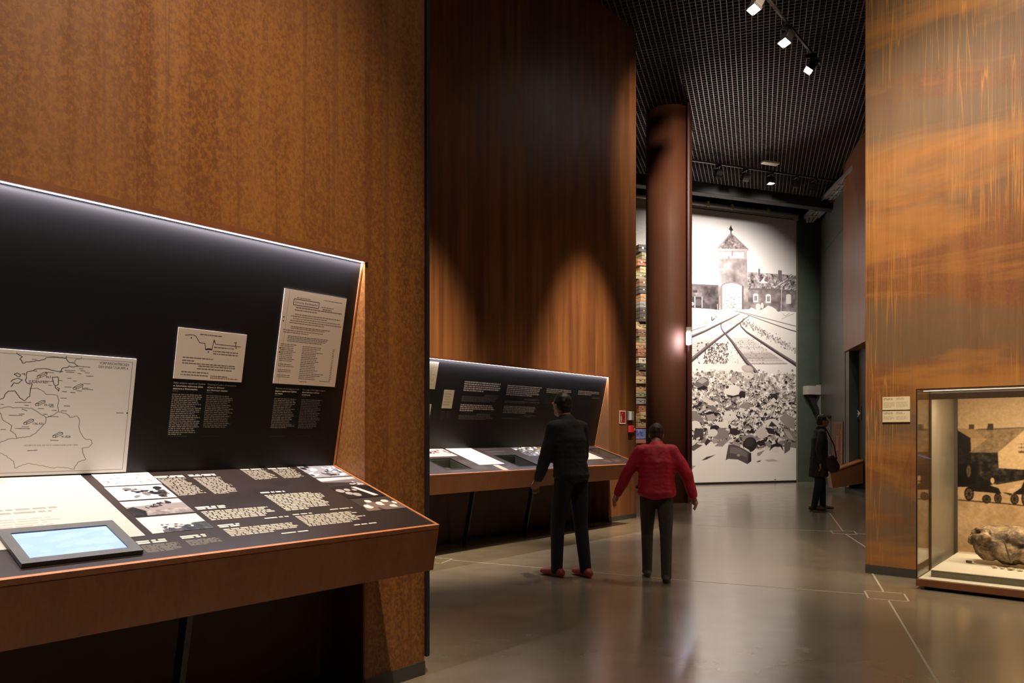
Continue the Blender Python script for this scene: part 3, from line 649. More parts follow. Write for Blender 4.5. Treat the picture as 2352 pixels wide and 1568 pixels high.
# sketch of a trench
dr = (-1.309, -.996, .416, .635); cv = Canvas(*dr, 1100, (.82, .76, .70)); INKC = (.10, .085, .075)
def dl(pts, w=.002, c=INKC): cv.line(on_map(W1, pts, 400, 745, 11.2), w, c)
dl([(265, 268), (330, 268), (410, 258), (490, 268), (545, 300), (640, 465), (775, 480), (790, 640), (955, 645), (985, 500), (1015, 385), (1045, 500), (1690, 575)], .0026)
dl([(790, 640), (870, 622), (955, 640)], .006); dl([(1520, 458), (1600, 470)], .003); dl([(1565, 470), (1565, 555)], .003); dl([(1005, 440), (1030, 440)], .004)
for x, y in ((425, 338), (862, 700), (1575, 600)): cv.ell(*on_map(W1, [(x, y)], 400, 745, 11.2)[0], .003, .003, INKC)
def dw(x0, y, x1, y1, n=1, sd=0, c=(.16, .14, .13)):
    a, b = on_map(W1, [(x0, y), (x1, y1)], 400, 745, 11.2); cv.rows(a[0], b[0], (a[1]+b[1])/2+.004, (a[1]+b[1])/2-.004, 1, c, .62, sd, 0, .8, 1, word=.014)
for i, q in enumerate(((655, 250, 1225, 305), (1010, 580, 1520, 630), (985, 680, 1630, 740), (985, 745, 1620, 805), (205, 835, 990, 890), (195, 910, 500, 930), (190, 975, 1550, 1080), (610, 1065, 1550, 1130), (570, 1130, 1460, 1190), (165, 1205, 870, 1245), (150, 1275, 855, 1320), (920, 1320, 1340, 1350), (905, 1370, 1620, 1410))): dw(*q, sd=i, c=(.16, .14, .13) if i < 12 else (.38, .22, .2))
board('sketch_document', 'white sheet with an ink sketch of a trench on the near black panel', 'document', W1, dr, cv)
# typed list
dr = (-.834, -.482, .421, .872); cv = Canvas(*dr, 1000, (.84, .76, .69)); TY = (.17, .14, .13)
x0, x1, y0, y1 = dr; w, h = x1-x0, y1-y0
cv.line([(x0+w*.075, y1), (x0+w*.075, y0)], .0012, (.42, .38, .35))
def tr(u0, u1, v, hh=.0058, sd=0, c=TY, wd=.012): cv.rows(x0+w*u0, x0+w*u1, y1-h*v+hh/2, y1-h*v-hh/2, 1, c, .7, sd+int(v*997), 0, .8, 1, word=wd)
bx0, by0 = x0+w*.155, y1-h*.155
cv.line([(bx0, by0), (bx0+w*.40, by0), (bx0+w*.40, by0+h*.062), (bx0, by0+h*.062), (bx0, by0)], .0028, TY)
cv.text('Geheime Reichssache!', bx0+.006, by0+.009, .0105, TY, w*.365)
tr(.20, .42, .075, .005); tr(.62, .93, .06, .005); tr(.60, .80, .135, .005); tr(.62, .78, .158, .007)
for v, a, b in ((.178, .20, .95), (.205, .19, .54), (.25, .20, .93), (.272, .14, .72), (.296, .18, .95), (.32, .14, .97), (.343, .13, .68), (.382, .16, .78), (.40, .16, .70), (.425, .05, .68), (.447, .05, .45), (.485, .13, .78), (.503, .13, .76), (.52, .13, .74), (.538, .13, .68)): tr(a, b, v, .007 if v < .21 else .0056)
for i in range(19):
    v = .575+i*.0195
    if i % 3 != 1 or i < 8: tr(.04, .24+.04*(i % 4 == 0), v, .0052, i)
    tr(.38, .60+.2*RND.random(), v+.006, .0052, i+40); tr(.88, .91, v+.008, .005, i+80)
tr(.40, .52, .965, .005); tr(.72, .90, .945, .004)
for v in (.295, .335, .62, .665): cv.ell(x0+w*.035, y1-h*v, .0036, .0036, (.14, .11, .10))
board('typed_document', 'tall typewritten white page high on the near black panel beside the rust jamb', 'document', W1, dr, cv)
# papers on the far panel
def far_page(label, r, seed, n):
    cv = Canvas(*r, 300, (.60, .56, .48)); x0, x1, y0, y1 = r; cv.rows(x0+.02, x1-.02, y1-.03, y0+.03, n, (.40, .37, .33), .4, seed, .3, .6, word=.03)
    return board('document_page', label, 'document', W2, r, cv)
far_page('tall cream page at the left end of the far black panel', (-4.62, -4.325, .715, 1.03), 1, 14)
far_page('small cream page hanging beside the white text columns of the far panel', (-4.168, -4.003, .496, .716), 2, 5)
far_page('cream page low on the far panel under the tall cream page', (-4.62, -4.338, .27, .536), 3, 9)
# screen let into the near bench
t = thing('touch_screen', 'glowing pale blue screen in a dark frame lying on the near bench', 'screen', W1.M @ BM_ @ Matrix.Translation((-1.88, -.64, 0)))
X0, X1, Y0, Y1 = -.172, .175, -.134, .130
bm = bmesh.new(); e = .037
for q in ((X0, X1, Y0, Y0+e-.004), (X0, X1, Y1-e, Y1), (X0, X0+.03, Y0+e-.004, Y1-e), (X1-.034, X1, Y0+e-.004, Y1-e)): box(bm, *q, .002, .016)
obj('frame', bm, mat('anthracite_frame', (.075, .072, .066), .45), t)
cv = Canvas(X0, X1, Y0, Y1, 300, (.62, .72, 1.0)); r = random.Random(2)
for i in range(40): cv.ell(X0+(X1-X0)*r.random(), Y0+(Y1-Y0)*(.2+.8*r.random()), .09*r.random(), .03*r.random(), r.choice([(.80, .88, 1.0), (.70, .80, 1.0), (.88, .93, 1.0)]), r.random()*.4, .16)
o = obj('glass_display', B(X0+.03, X1-.034, Y0+e-.004, Y1-e, .003, .011), cv.material('screen_picture', .3, .3, 1.7), t); set_uv(o, cv, lambda v: (v[0], v[1]))
# things in the wells of the far bench
def in_well(x, s): return W2.M @ BM_ @ Matrix.Translation((x, -s, -.109))
IVORY = mat('ivory', (.62, .58, .45), .5)
bm = lathe(bmesh.new(), [(.0, .0), (.05, .0), (.10, .018), (.115, .030), (.108, .030), (.05, .012), (0, .010)], n=28)
bmesh.ops.scale(bm, vec=(1, .8, 1), verts=bm.verts); tag(obj('oval_dish', bm, WHITE, None, in_well(-4.40, .58), True), 'pale oval dish in the left glazed well of the far bench', 'dish')
t = thing('carved_figure', 'small ivory-coloured carved figure lying in the middle glazed well', 'figurine', in_well(-3.25, .60))
bm = bmesh.new(); tube(bm, [(-.08, 0, .02), (-.03, .01, .028), (.03, 0, .026), (.07, -.01, .018)], [.012, .024, .022, .012], 10); obj('body', bm, IVORY, t, None, True)
bm = bmesh.new(); bmesh.ops.create_icosphere(bm, subdivisions=2, radius=.02, matrix=Matrix.Translation((-.10, 0, .022))); obj('head', bm, mat('ochre', (.55, .40, .14), .5), t, None, True)
bm = bmesh.new(); tube(bm, [(-.05, -.13, .018), (-.02, -.04, .018), (.02, .05, .018), (.04, .12, .018)], .014, 8)
tag(obj('curved_strap', bm, mat('grey_leather', (.22, .22, .24), .5), None, in_well(-1.13, .34), True), 'grey curved strap in the right-hand glazed well of the far bench', 'strap')
bm = bevel(B(-.07, .07, -.11, .11, .002, .022), .004); tag(obj('notebook', bm, mat('blue_grey_card', (.30, .34, .45), .6), None, in_well(-.94, .33)), 'blue-grey notebook beside the curved strap in the right-hand well', 'notebook')

# ================================================================== photo mural
cv = Canvas(-4.56, 0, .055, 7.36, 130, (.86, .845, .83)); r = random.Random(11)
def fm(pts, k, ox, oy): return [FW.plane(ox+x/k, oy+y/k, -.012) for x, y in pts]
A_ = lambda pts: fm(pts, 6.03, 1580, 500)
B_ = lambda pts: fm(pts, 7.127, 1580, 680)
C_ = lambda pts: fm(pts, 5.407, 1580, 820)
cv.poly(A_([(-700, 660), (420, 712), (430, 945), (-700, 890)]), (.88, .865, .85)); cv.line(A_([(-700, 655), (420, 712)]), .012, (.62, .58, .58)); cv.mottle(A_([(-700, 660), (420, 712), (430, 945), (-700, 890)]), .10, 12, 2)
lw = A_([(-700, 900), (425, 945), (430, 1275), (-700, 1190)]); cv.poly(lw, (.34, .31, .315)); cv.mottle(lw, .26, 5, 3); cv.line(A_([(-700, 895), (425, 942)]), .05, (.36, .33, .34))
for q in ((70, 1000, 130, 1035), (315, 1000, 357, 1047), (25, 1095, 88, 1170), (105, 1092, 188, 1242), (310, 1050, 322, 1095), (-200, 1000, -130, 1170)): cv.poly(A_([(q[0], q[1]), (q[2], q[1]+3), (q[2], q[3]), (q[0], q[3])]), (.22, .195, .205))
cv.ell(*A_([(145, 1170)])[0], .12, .09, (.34, .31, .32)); cv.ell(*A_([(62, 1190)])[0], .05, .05, (.8, .78, .78))
for x in (98, 197): cv.poly(A_([(x-7, 1088), (x+7, 1088), (x+7, 1245), (x-7, 1245)]), (.70, .67, .67))
cv.line(A_([(205, 955), (205, 1240)]), .012, (.33, .3, .31)); cv.line(A_([(408, 1190), (412, 1270)]), .02, (.75, .72, .72))
rr = A_([(830, 750), (1560, 800), (1560, 1020), (830, 985)]); cv.poly(rr, (.52, .49, .485)); cv.mottle(rr, .50, 14, 4)
for i in range(120):
    x, y = 1030+r.random()*520, 0; y = 790+r.random()*220
    if (x-1030)/520*.6+(y-790)/220*.5 > .45: cv.line(A_([(x, y), (x+34, y-28)]), .02, r.choice([(.45, .42, .42), (.84, .82, .81)]))
cv.poly(A_([(990, 905), (1060, 815), (1110, 905)]), (.84, .82, .81))
wl = A_([(835, 985), (1560, 1018), (1560, 1320), (835, 1268)]); cv.poly(wl, (.50, .465, .46)); cv.mottle(wl, .30, 4, 5); cv.line(A_([(835, 985), (1180, 992), (1560, 1020)]), .045, (.42, .385, .39))
for q in ((975, 705, 1000, 812), (1250, 725, 1302, 855), (1060, 838, 1100, 886)): cv.poly(A_([(q[0], q[1]), (q[2], q[1]+2), (q[2], q[3]), (q[0], q[3]-8)]), (.44, .40, .41))
for x0, x1, y0, y1 in ((905, 975, 1062, 1168), (1078, 1150, 1068, 1178), (1362, 1430, 1070, 1190)):
    xm = (x0+x1)/2; cv.poly(A_([(x0, y0), (xm-14, y0-14), (xm+14, y0-14), (x1, y0), (x1, y1), (x0, y1)]), (.86, .84, .83))
    if x0 < 1300:
        for u in (.38, .66): cv.poly(A_([(x0+(x1-x0)*u-7, y0+18), (x0+(x1-x0)*u+7, y0+18), (x0+(x1-x0)*u+7, y1-22), (x0+(x1-x0)*u-7, y1-22)]), (.36, .33, .34))
cv.line(A_([(1300, 960), (1290, 1300)]), .022, (.80, .77, .76))
for q in ((975, 1235, 40, 50), (1030, 1215, 25, 40)): cv.ell(*A_([q[:2]])[0], q[2]/6.03/80, q[3]/6.03/80, (.80, .78, .77))
tw = A_([(428, 450), (815, 450), (842, 1272), (428, 1278)]); cv.poly(tw, (.55, .515, .51)); cv.mottle(tw, .22, 4, 6)
cv.poly(A_([(420, 462), (820, 462), (820, 570), (425, 570)]), (.66, .63, .62), .7); cv.poly(A_([(440, 476), (775, 476), (775, 556), (440, 545)]), (.90, .89, .88))
for x in (548, 660, 680): cv.poly(A_([(x-6, 470), (x+6, 470), (x+6, 556), (x-6, 556)]), (.74, .705, .70))
for x, y in ((620, 465), (615, 505), (565, 550)): cv.ell(*A_([(x, y)])[0], .03, .06, (.52, .49, .49))
cv.poly(A_([(490, 715), (525, 715), (525, 770), (490, 770)]), (.60, .56, .56)); cv.poly(A_([(495, 725), (512, 725), (512, 765), (495, 765)]), (.88, .87, .86))
rf = A_([(598, 215), (700, 310), (838, 440), (815, 452), (400, 446), (402, 425), (470, 372)]); cv.poly(rf, (.48, .44, .435)); cv.mottle(rf, .34, 16, 7); cv.line(A_([(400, 440), (838, 446)]), .06, (.70, .65, .64)); cv.line(A_([(598, 215), (405, 425)]), .035, (.58, .53, .53)); cv.line(A_([(598, 215), (838, 440)]), .035, (.55, .50, .50))
cv.line(A_([(597, 105), (597, 220)]), .03, (.20, .17, .18)); cv.poly(A_([(596, 112), (628, 172), (606, 178), (604, 196), (590, 196), (590, 178), (570, 158), (582, 128)]), (.17, .145, .155))
gate = [(478, 1268), (478, 945), (520, 920), (600, 903), (680, 915), (748, 945), (748, 1268)]; cv.line(A_([(470, 1268), (470, 938), (520, 910), (600, 893), (680, 905), (758, 938), (758, 1268)]), .06, (.52, .48, .48)); cv.poly(A_(gate), (.87, .86, .85))
cv.poly(A_([(748, 945), (772, 940), (772, 1268), (748, 1268)]), (.42, .385, .39))
for i in range(60): cv.ell(*A_([(490+250*r.random(), 1090+165*r.random()**.7)])[0], .03, .012, r.choice([(.55, .53, .52), (.72, .70, .69), (.42, .4, .4)]), 0, .7)
sn = A_([(-700, 1210), (0, 1240), (300, 1262), (430, 1275), (620, 1262), (840, 1268), (880, 1240), (930, 1262), (985, 1285), (1060, 1250), (1110, 1212), (1170, 1232), (1215, 1262), (1245, 1300), (1320, 1290), (1560, 1310)]); cv.poly(sn+[(0, .05), (-4.56, .05)], (.86, .845, .825))
for q in ((1310, 1325, 1350, 1360), (1350, 1360, 1410, 1320), (1410, 1350, 1470, 1330), (1300, 1400, 1420, 1345)): cv.line(A_([q[:2], q[2:]]), .014, (.62, .59, .58))
for i in range(90): cv.line(A_([(430+420*r.random(), 1262+14*r.random()), (440+420*r.random(), 1268)][:1]*2), .01, (.5, .47, .47))
RL, RH = (.25, .215, .22), (.46, .42, .42)
def rail(pts, wd, fnc=B_): 
    P = fnc(pts); W = [w/7.127/1690*20 for w in wd]; cv.line(P, W, RL); cv.line([(x-.0, y+w*.30) for (x, y), w in zip(P, W)], [w*.45 for w in W], RH)
for i in range(26):                                # sleepers between the rails
    v = i/26; y = 690+430*v**1.1
    for x0, x1 in ((-500, 520-(y-690)*1.2), (690+(y-690)*.75, 1010+(y-690)*1.5)):
        if x1 > x0: cv.line(B_([(x0, y+6*r.random()), ((x0+x1)/2, y+6*r.random()), (x1, y)]), .006+.03*v*r.random(), (.56, .52, .50), .85)
for i in range(420):
    u, v = r.random(), r.random(); y = 760+v*340; x = 300+u*360+(0 if r.random() < .8 else -140); x -= (y-760)*.12*(1-u)
    cv.ell(*B_([(x, y)])[0], .012+.03*r.random(), .008+.014*r.random(), r.choice([(.28, .25, .25), (.45, .42, .41), (.80, .78, .76), (.35, .32, .32)]), r.random()*3, .9)
for i in range(420):
    u = r.random(); x = 880+u*900; y = 400+u*520+r.gauss(0, 30)-20*u
    cv.ell(*B_([(x, y)])[0], .010+.025*r.random(), .006+.012*r.random(), r.choice([(.38, .35, .35), (.55, .52, .51), (.82, .80, .79)]), r.random()*3, .8)
for i in range(240): cv.ell(*B_([(560+300*r.random(), 330+130*r.random())])[0], .02*r.random(), .008, (.62, .61, .60), 0, .7)
for i in range(160): cv.ell(*B_([(700+600*r.random(), 680+420*r.random())])[0], .02*r.random()+.004, .010, r.choice([(.35, .32, .32), (.6, .57, .56)]), 0, .8)
rail([(850, 285), (700, 365), (540, 440), (280, 570), (20, 680), (-500, 900)], [10, 18, 28, 36, 46, 60]); rail([(300, 485), (160, 530), (20, 575), (-400, 720)], [6, 10, 12, 16])
rail([(1010, 315), (930, 370), (860, 430), (640, 590), (600, 615), (420, 750), (300, 845), (130, 985), (-400, 1440)], [9, 16, 24, 40, 34, 44, 54, 66, 80])
rail([(640, 405), (570, 425), (540, 460), (545, 520), (580, 580), (620, 620), (720, 740), (860, 940), (960, 1075), (1080, 1200), (1160, 1300)], [8, 14, 18, 18, 22, 34, 44, 58, 66, 66, 50])
rail([(935, 375), (880, 405), (858, 440), (868, 490), (960, 585), (1200, 745), (1480, 930), (1790, 1130)], [10, 14, 18, 22, 32, 44, 56, 70])
rail([(740, 235), (880, 262), (1010, 292), (1770, 492)], [5, 6, 8, 11]); rail([(790, 240), (1010, 315), (1300, 420), (1640, 540), (1800, 585)], [5, 8, 12, 16, 20])
cv.line(B_([(390, 335), (394, 402), (440, 360)]), .03, (.3, .27, .28)); cv.ell(*B_([(460, 333)])[0], .04, .04, (.62, .6, .6)); cv.poly(B_([(245, 415), (345, 415), (345, 458), (245, 465)]), (.70, .67, .66))
# heaped pots and crockery in the snow
def pot(x, y, w, h, kind, rot):
    P = C_([(x, y)])[0]; sx, sy = w/5.407/84, h/5.407/84; g = r.random()
    ca, sa = math.cos(rot), math.sin(rot)
    def q(pts): return [(P[0]+sx*(a*ca-b*sa), P[1]+sy*(a*sa+b*ca)) for a, b in pts]
    if kind == 0: cv.ell(*P, sx, sy*.62, (.30+.3*g, .27+.29*g, .26+.28*g), rot); cv.ell(P[0], P[1]+sy*.08, sx*.82, sy*.45, (.84, .82, .79), rot)
    elif kind == 1: cv.poly(q([(-1, -.6), (-.7, .7), (.75, .8), (1, -.5), (.3, -.8)]), (.38+.25*g, .35+.24*g, .34+.23*g)); cv.ell(*q([(.05, .7)])[0], sx*.72, sy*.28, (.14, .115, .12), rot)
    elif kind == 2: cv.ell(*P, sx*.7, sy*.7, (.62+.2*g, .60+.2*g, .57+.2*g), rot); cv.ell(*q([(.1, -.12)])[0], sx*.46, sy*.46, (.13, .105, .11), rot); cv.ell(*q([(.05, -.35)])[0], sx*.35, sy*.22, (.82, .80, .77), rot)
    elif kind == 3: cv.poly(q([(-1, -.3), (-.4, .5), (.6, .6), (1, .1), (.2, -.55)]), r.choice([(.17, .145, .15), (.50, .47, .455), (.86, .84, .81), (.84, .82, .79), (.66, .63, .61)]))
    else: cv.ell(*P, sx, sy*.55, (.80, .78, .75), rot); cv.ell(P[0], P[1]-sy*.3, sx*.85, sy*.25, (.22, .19, .19), rot, 1, 22, PI, 2*PI)
rz_ = C_([(-80, 215), (400, 165), (700, 190), (1420, 215), (1420, 1120), (1180, 1130), (900, 1150), (520, 1060), (200, 1040), (-80, 1060)])
cv.poly(rz_, (.74, .71, .685)); cv.mottle(rz_, .40, 8, 9); cv.mottle(rz_, .30, 26, 10)
for k in range(760):
    v = (k/760)**.85; y = 150+v*930; x = -60+r.random()*1460; s = (12+44*v)*(.5+.8*r.random())
    if y > 1010 and 200 < x < 480: continue
    cv.ell(*C_([(x+s*.2, y+s*.55)])[0], s*1.0/5.407/84, s*.35/5.407/84, (.24, .21, .205), r.uniform(-.3, .3), .62)
    if r.random() < .62: pot(x+6, y+s*.35, s*1.1, s*.5, 3, r.uniform(-.4, .4))
    pot(x, y, s*1.15, s, r.choice((0, 1, 2, 3, 3, 3, 4, 1)), r.uniform(-.7, .7))
for k in range(900):
    v = r.random()**.8; cv.ell(*C_([(-60+1460*r.random(), 140+v*900)])[0], .03*(.3+v), .018*(.3+v), r.choice([(.16, .135, .135), (.86, .84, .81), (.86, .84, .81), (.84, .82, .79), (.5, .47, .45)]), r.random()*3)
def cp(pts, c): cv.poly(C_(pts), c)
def ce(x, y, w, h, c, rot=0): P = C_([(x, y)])[0]; cv.ell(P[0], P[1], w/5.407/84, h/5.407/84, c, rot)
ce(740, 145, 88, 48, (.66, .62, .60), -.15); ce(735, 135, 76, 38, (.72, .68, .66), -.15); ce(755, 230, 75, 42, (.80, .775, .745)); ce(755, 245, 10, 8, (.2, .17, .17))
cp([(75, 350), (110, 285), (200, 240), (255, 270), (262, 340), (215, 400), (150, 395)], (.40, .365, .355)); cp([(110, 300), (190, 250), (245, 290), (180, 330)], (.62, .585, .56)); cp([(120, 385), (200, 350), (255, 380), (200, 410)], (.14, .115, .12))
cp([(440, 450), (470, 365), (560, 335), (645, 375), (640, 450), (560, 480)], (.84, .815, .785)); cp([(470, 460), (560, 480), (640, 462), (640, 485), (540, 500)], (.15, .12, .125)); ce(490, 372, 24, 16, (.25, .22, .22), .4)
ce(568, 285, 48, 40, (.66, .625, .60)); ce(675, 470, 48, 52, (.17, .14, .145), .3); ce(680, 520, 28, 20, (.82, .80, .77)); ce(1072, 500, 52, 52, (.20, .17, .17)); cp([(1030, 530), (1065, 500), (1110, 545), (1040, 560)], (.84, .82, .79)); ce(1218, 315, 32, 32, (.70, .665, .64)); ce(1220, 312, 20, 22, (.12, .10, .10))
cp([(170, 530), (220, 495), (360, 575), (340, 610), (230, 570)], (.78, .75, .715)); cp([(215, 580), (330, 610), (385, 690), (270, 650)], (.44, .40, .39)); cp([(125, 680), (210, 610), (225, 640), (150, 700)], (.70, .67, .64)); cp([(180, 710), (270, 670), (410, 700), (340, 720)], (.14, .115, .12))
cp([(620, 620), (730, 555), (800, 600), (740, 650)], (.54, .50, .485)); ce(515, 730, 100, 66, (.82, .795, .765)); ce(440, 700, 12, 22, (.24, .21, .21), .4); ce(525, 718, 8, 8, (.25, .22, .22)); cp([(430, 640), (520, 610), (640, 640), (600, 655)], (.40, .37, .36))
cp([(10, 800), (20, 690), (70, 660), (150, 710), (205, 800), (205, 870), (150, 800)], (.50, .465, .455)); ce(90, 850, 82, 60, (.83, .81, .775)); cp([(60, 1030), (90, 880), (190, 890), (190, 1020), (140, 990)], (.27, .235, .235))
ce(335, 885, 68, 42, (.17, .14, .145)); cp([(290, 985), (395, 870), (510, 920), (500, 1000), (390, 1025)], (.50, .465, .45)); ce(310, 940, 70, 48, (.82, .795, .765), .1); cp([(225, 720), (320, 700), (355, 770), (250, 785)], (.62, .585, .56)); cp([(300, 800), (430, 800), (635, 870), (420, 880)], (.84, .815, .785)); ce(520, 865, 18, 28, (.16, .13, .13), .3)
cp([(520, 890), (600, 880), (660, 940), (590, 975), (520, 950)], (.20, .17, .17)); cp([(830, 930), (930, 840), (1000, 980), (890, 1030)], (.74, .71, .68)); cp([(870, 1050), (1000, 1000), (975, 1045), (880, 1070)], (.15, .12, .125)); cp([(960, 870), (1070, 890), (1075, 960), (1005, 950)], (.19, .16, .16)); cp([(940, 790), (1060, 760), (1140, 800), (1100, 870), (1000, 850)], (.82, .795, .765)); cp([(1000, 860), (1040, 795), (1110, 860)], (.22, .19, .19))
cp([(620, 980), (770, 965), (910, 1010), (860, 1040), (700, 1010)], (.52, .485, .47)); ce(770, 1085, 105, 92, (.17, .14, .145), .3); ce(760, 1060, 70, 55, (.24, .205, .205), .3); cp([(690, 1110), (760, 1150), (780, 1190), (700, 1150)], (.84, .815, .785))
cp([(505, 1085), (560, 1085), (640, 1110), (785, 1190), (788, 1290), (740, 1328), (620, 1270), (500, 1262), (468, 1280)], (.33, .295, .29)); cp([(525, 1110), (640, 1130), (740, 1190), (730, 1240), (600, 1200), (520, 1190)], (.44, .405, .395)); ce(628, 1218, 26, 14, (.60, .565, .545)); cp([(745, 1320), (788, 1290), (786, 1190), (760, 1200)], (.18, .15, .15))
cp([(1010, 1165), (1040, 1090), (1110, 1062), (1170, 1090), (1190, 1170), (1150, 1110), (1070, 1110)], (.17, .14, .145)); ce(1090, 1150, 60, 40, (.83, .81, .775)); cp([(1145, 780), (1200, 690), (1330, 760), (1330, 900), (1230, 870)], (.56, .52, .505)); cp([(1185, 890), (1340, 920), (1340, 1050), (1200, 1000)], (.52, .485, .47)); cp([(1190, 900), (1260, 930), (1330, 1040), (1250, 1010)], (.66, .625, .60)); cp([(1200, 1060), (1280, 1040), (1270, 1150), (1200, 1200)], (.40, .365, .36)); cp([(860, 1190), (960, 1150), (890, 1225), (865, 1225)], (.56, .52, .505))
cp([(10, 1130), (90, 1080), (185, 1090), (70, 1165)], (.36, .325, .32)); cp([(330, 1105), (440, 1010), (510, 1030), (430, 1110)], (.54, .50, .485)); cp([(205, 1070), (240, 1010), (290, 1040), (225, 1100)], (.22, .19, .19))
cp([(170, 1282), (230, 1240), (345, 1212), (230, 1270)], (.25, .22, .215)); cp([(845, 1300), (890, 1282), (915, 1285), (880, 1302)], (.24, .21, .205)); cp([(950, 1275), (1060, 1265), (1140, 1290), (1000, 1300)], (.70, .665, .64)); cp([(10, 1290), (45, 1280), (20, 1340)], (.40, .365, .36)); cp([(40, 1340), (100, 1350), (40, 1400)], (.66, .62, .59)); ce(1085, 1520, 16, 10, (.55, .5, .47))
o = obj('photo_mural', B(-4.56, -.002, -.012, .0295, .056, 7.36), cv.material('mural_print', .55, .3), None, FW.M); set_uv(o, cv, lambda v: (v[0], v[2]))
tag(o, 'tall black-and-white photo mural of a gate tower with railway tracks on the far wall', 'mural')

# ================================================================== showcase in the right wall
HX = VX1-.02; OUT = -.51
t = thing('showcase', 'glass museum showcase projecting from the right-hand rust wall', 'showcase', RW.M, None, (1.9, -.2, 0))
obj('base_rail', bevel(B(VX0-.006, HX, OUT-.006, -.002, .028, .088), .004), RUSTB, t)
obj('plinth', B(VX0+.05, HX, OUT+.05, -.01, 0, .028), BLACK, t)
obj('floor_pan', B(VX0, HX, OUT+.014, VD-.02, .066, .0895), PLINTH, t) if False else obj('floor_pan', B(VX0, HX, -.001, VD-.005, .05, .09), PLINTH, t)
obj('inner_ledge', B(VX0+.012, HX, OUT+.012, -.002, .0885, .092), PLINTH, t)
obj('front_pane', B(VX0, HX, OUT, OUT+.008, .089, 1.69), GLASS, t)
obj('side_pane', B(VX0, VX0+.008, OUT+.009, -.003, .089, 1.69), GLASS, t)
obj('top_pane', B(VX0, HX, OUT, -.003, 1.691, 1.699), GLASS, t)
bm = B(VX0-.003, VX0+.005, OUT-.004, OUT+.004, .088, 1.70); obj('corner_trim', bm, BLACK, t)
bm = B(VX0-.003, HX, OUT-.004, OUT+.003, 1.699, 1.708); box(bm, VX0-.003, VX0+.004, OUT, -.004, 1.699, 1.708, None); obj('top_trim', bm, BLACK, t)
obj('door_frame', B(VX0+.0, VX0+.02, -.022, -.003, .09, 1.66), mat('bronze_trim', (.16, .10, .055), .4, .3), t)
bm = B(VX0+.0, HX, -.024, -.003, 1.635, 1.69); obj('light_bar', bm, mat('dark_bronze', (.06, .035, .022), .45), t)
obj('side_panel', B(VX0-.003, VX0+.006, .0, VD-.04, .091, 1.685), CASEG, t)
obj('ceiling_panel', B(VX0, HX, .0, VD, 1.686, 1.699), PLINTH, t)
obj('frame_post', B(VX0+.006, VX0+.035, VD-.045, VD-.006, .091, 1.685), mat('dark_bronze_post', (.07, .055, .04), .45), t)
t2 = obj('tube_lamp', B(VX0+.05, HX, -.505+.006, -.492, 1.6865, 1.690), emit('case_lamp_glow', (1, .86, .68), 2.2), t)
# backdrop photograph inside the case
bc = Canvas(VX0+.006, HX, .092, 1.684, 260, (.72, .60, .44)); r = random.Random(31)
def vb(pts): return [RW.plane(1990+x/5.6, 880+y/5.6, VD-.008) for x, y in pts]
DK, MD, LT_ = (.075, .056, .040), (.52, .42, .30), (.78, .65, .48)
bc.poly(vb([(1130, 1330), (6000, 1150), (6000, 3000), (1130, 3000)]), (.74, .61, .45)); bc.mottle(vb([(1130, 1330), (6000, 1150), (6000, 2600), (1130, 2600)]), .10, 10, 1)
fz = vb([(1120, 890), (6000, 890), (6000, 1200), (2027, 1240), (1690, 1300), (1120, 1335)]); bc.poly(fz, (.13, .10, .072)); bc.mottle(fz, .22, 30, 2)
bc.poly(vb([(1120, 575), (1340, 700), (1345, 1330), (1120, 1330)]), DK); bc.mottle(vb([(1120, 600), (1340, 710), (1345, 1040), (1120, 1040)]), .08, 20, 5)
bc.poly(vb([(1130, 580), (1425, 590), (1545, 718), (1345, 708)]), (.60, .48, .335)); bc.poly(vb([(1345, 712), (1545, 722), (1340, 890)]), (.66, .53, .37))
mr_ = vb([(1410, 615), (1440, 582), (2100, 560), (2900, 560), (2900, 880), (1690, 890), (1320, 888), (1545, 720)]); bc.poly(mr_, MD); bc.mottle(mr_, .10, 30, 6); bc.line(vb([(1415, 600), (2027, 570)]), .006, (.25, .19, .13))
bc.poly(vb([(1320, 530), (1386, 530), (1386, 588), (1320, 588)]), (.25, .20, .14)); bc.poly(vb([(1565, 520), (1632, 520), (1632, 600), (1550, 602)]), (.20, .15, .11))
bc.poly(vb([(2040, 590), (2500, 860), (2480, 1110), (2000, 1110), (1700, 1092), (1690, 890)]), LT_); bc.poly(vb([(1960, 775), (2040, 775), (2040, 895), (1960, 895)]), (.36, .28, .19))
for q in ((1975, 800), (1975, 850), (2015, 800), (2015, 850)): bc.ell(*vb([q])[0], .012, .018, LT_)
bc.poly(vb([(1120, 1040), (1420, 1040), (1420, 1300), (1290, 1330), (1120, 1330)]), (.035, .025, .018))
def wheel(x, y, w, h, c=DK):
    P = vb([(x, y)])[0]; k = 5.6*240; bc.ell(*P, w/k, h/k, c); bc.ell(*P, w*.78/k, h*.78/k, (.50, .40, .28), 0, .75)
    for a in range(8): bc.line([P, (P[0]+w/k*.8*math.cos(a*PI/4), P[1]+h/k*.8*math.sin(a*PI/4))], .006, c)
    bc.ell(*P, w*.2/k, h*.2/k, c)
wheel(1315, 1130, 28, 88, (.30, .22, .15))
bc.poly(vb([(1300, 1290), (1480, 1275), (1700, 1350), (1735, 1420), (1560, 1400), (1330, 1385)]), DK)
bc.ell(*vb([(1620, 1250)])[0], .018, .030, (.78, .64, .46)); bc.poly(vb([(1610, 1290), (1740, 1310), (1910, 1290), (1900, 1340), (1760, 1390)]), (.72, .58, .41))
bc.poly(vb([(1740, 1400), (1850, 1440), (1990, 1345), (2027, 1260), (2120, 1270), (2300, 1330), (2300, 1400), (1960, 1430)]), DK)
for q in ((1320, 1420, 56, 92), (1545, 1490, 50, 58), (1690, 1480, 42, 72), (1905, 1490, 46, 68), (2060, 1480, 56, 110)): wheel(*q)
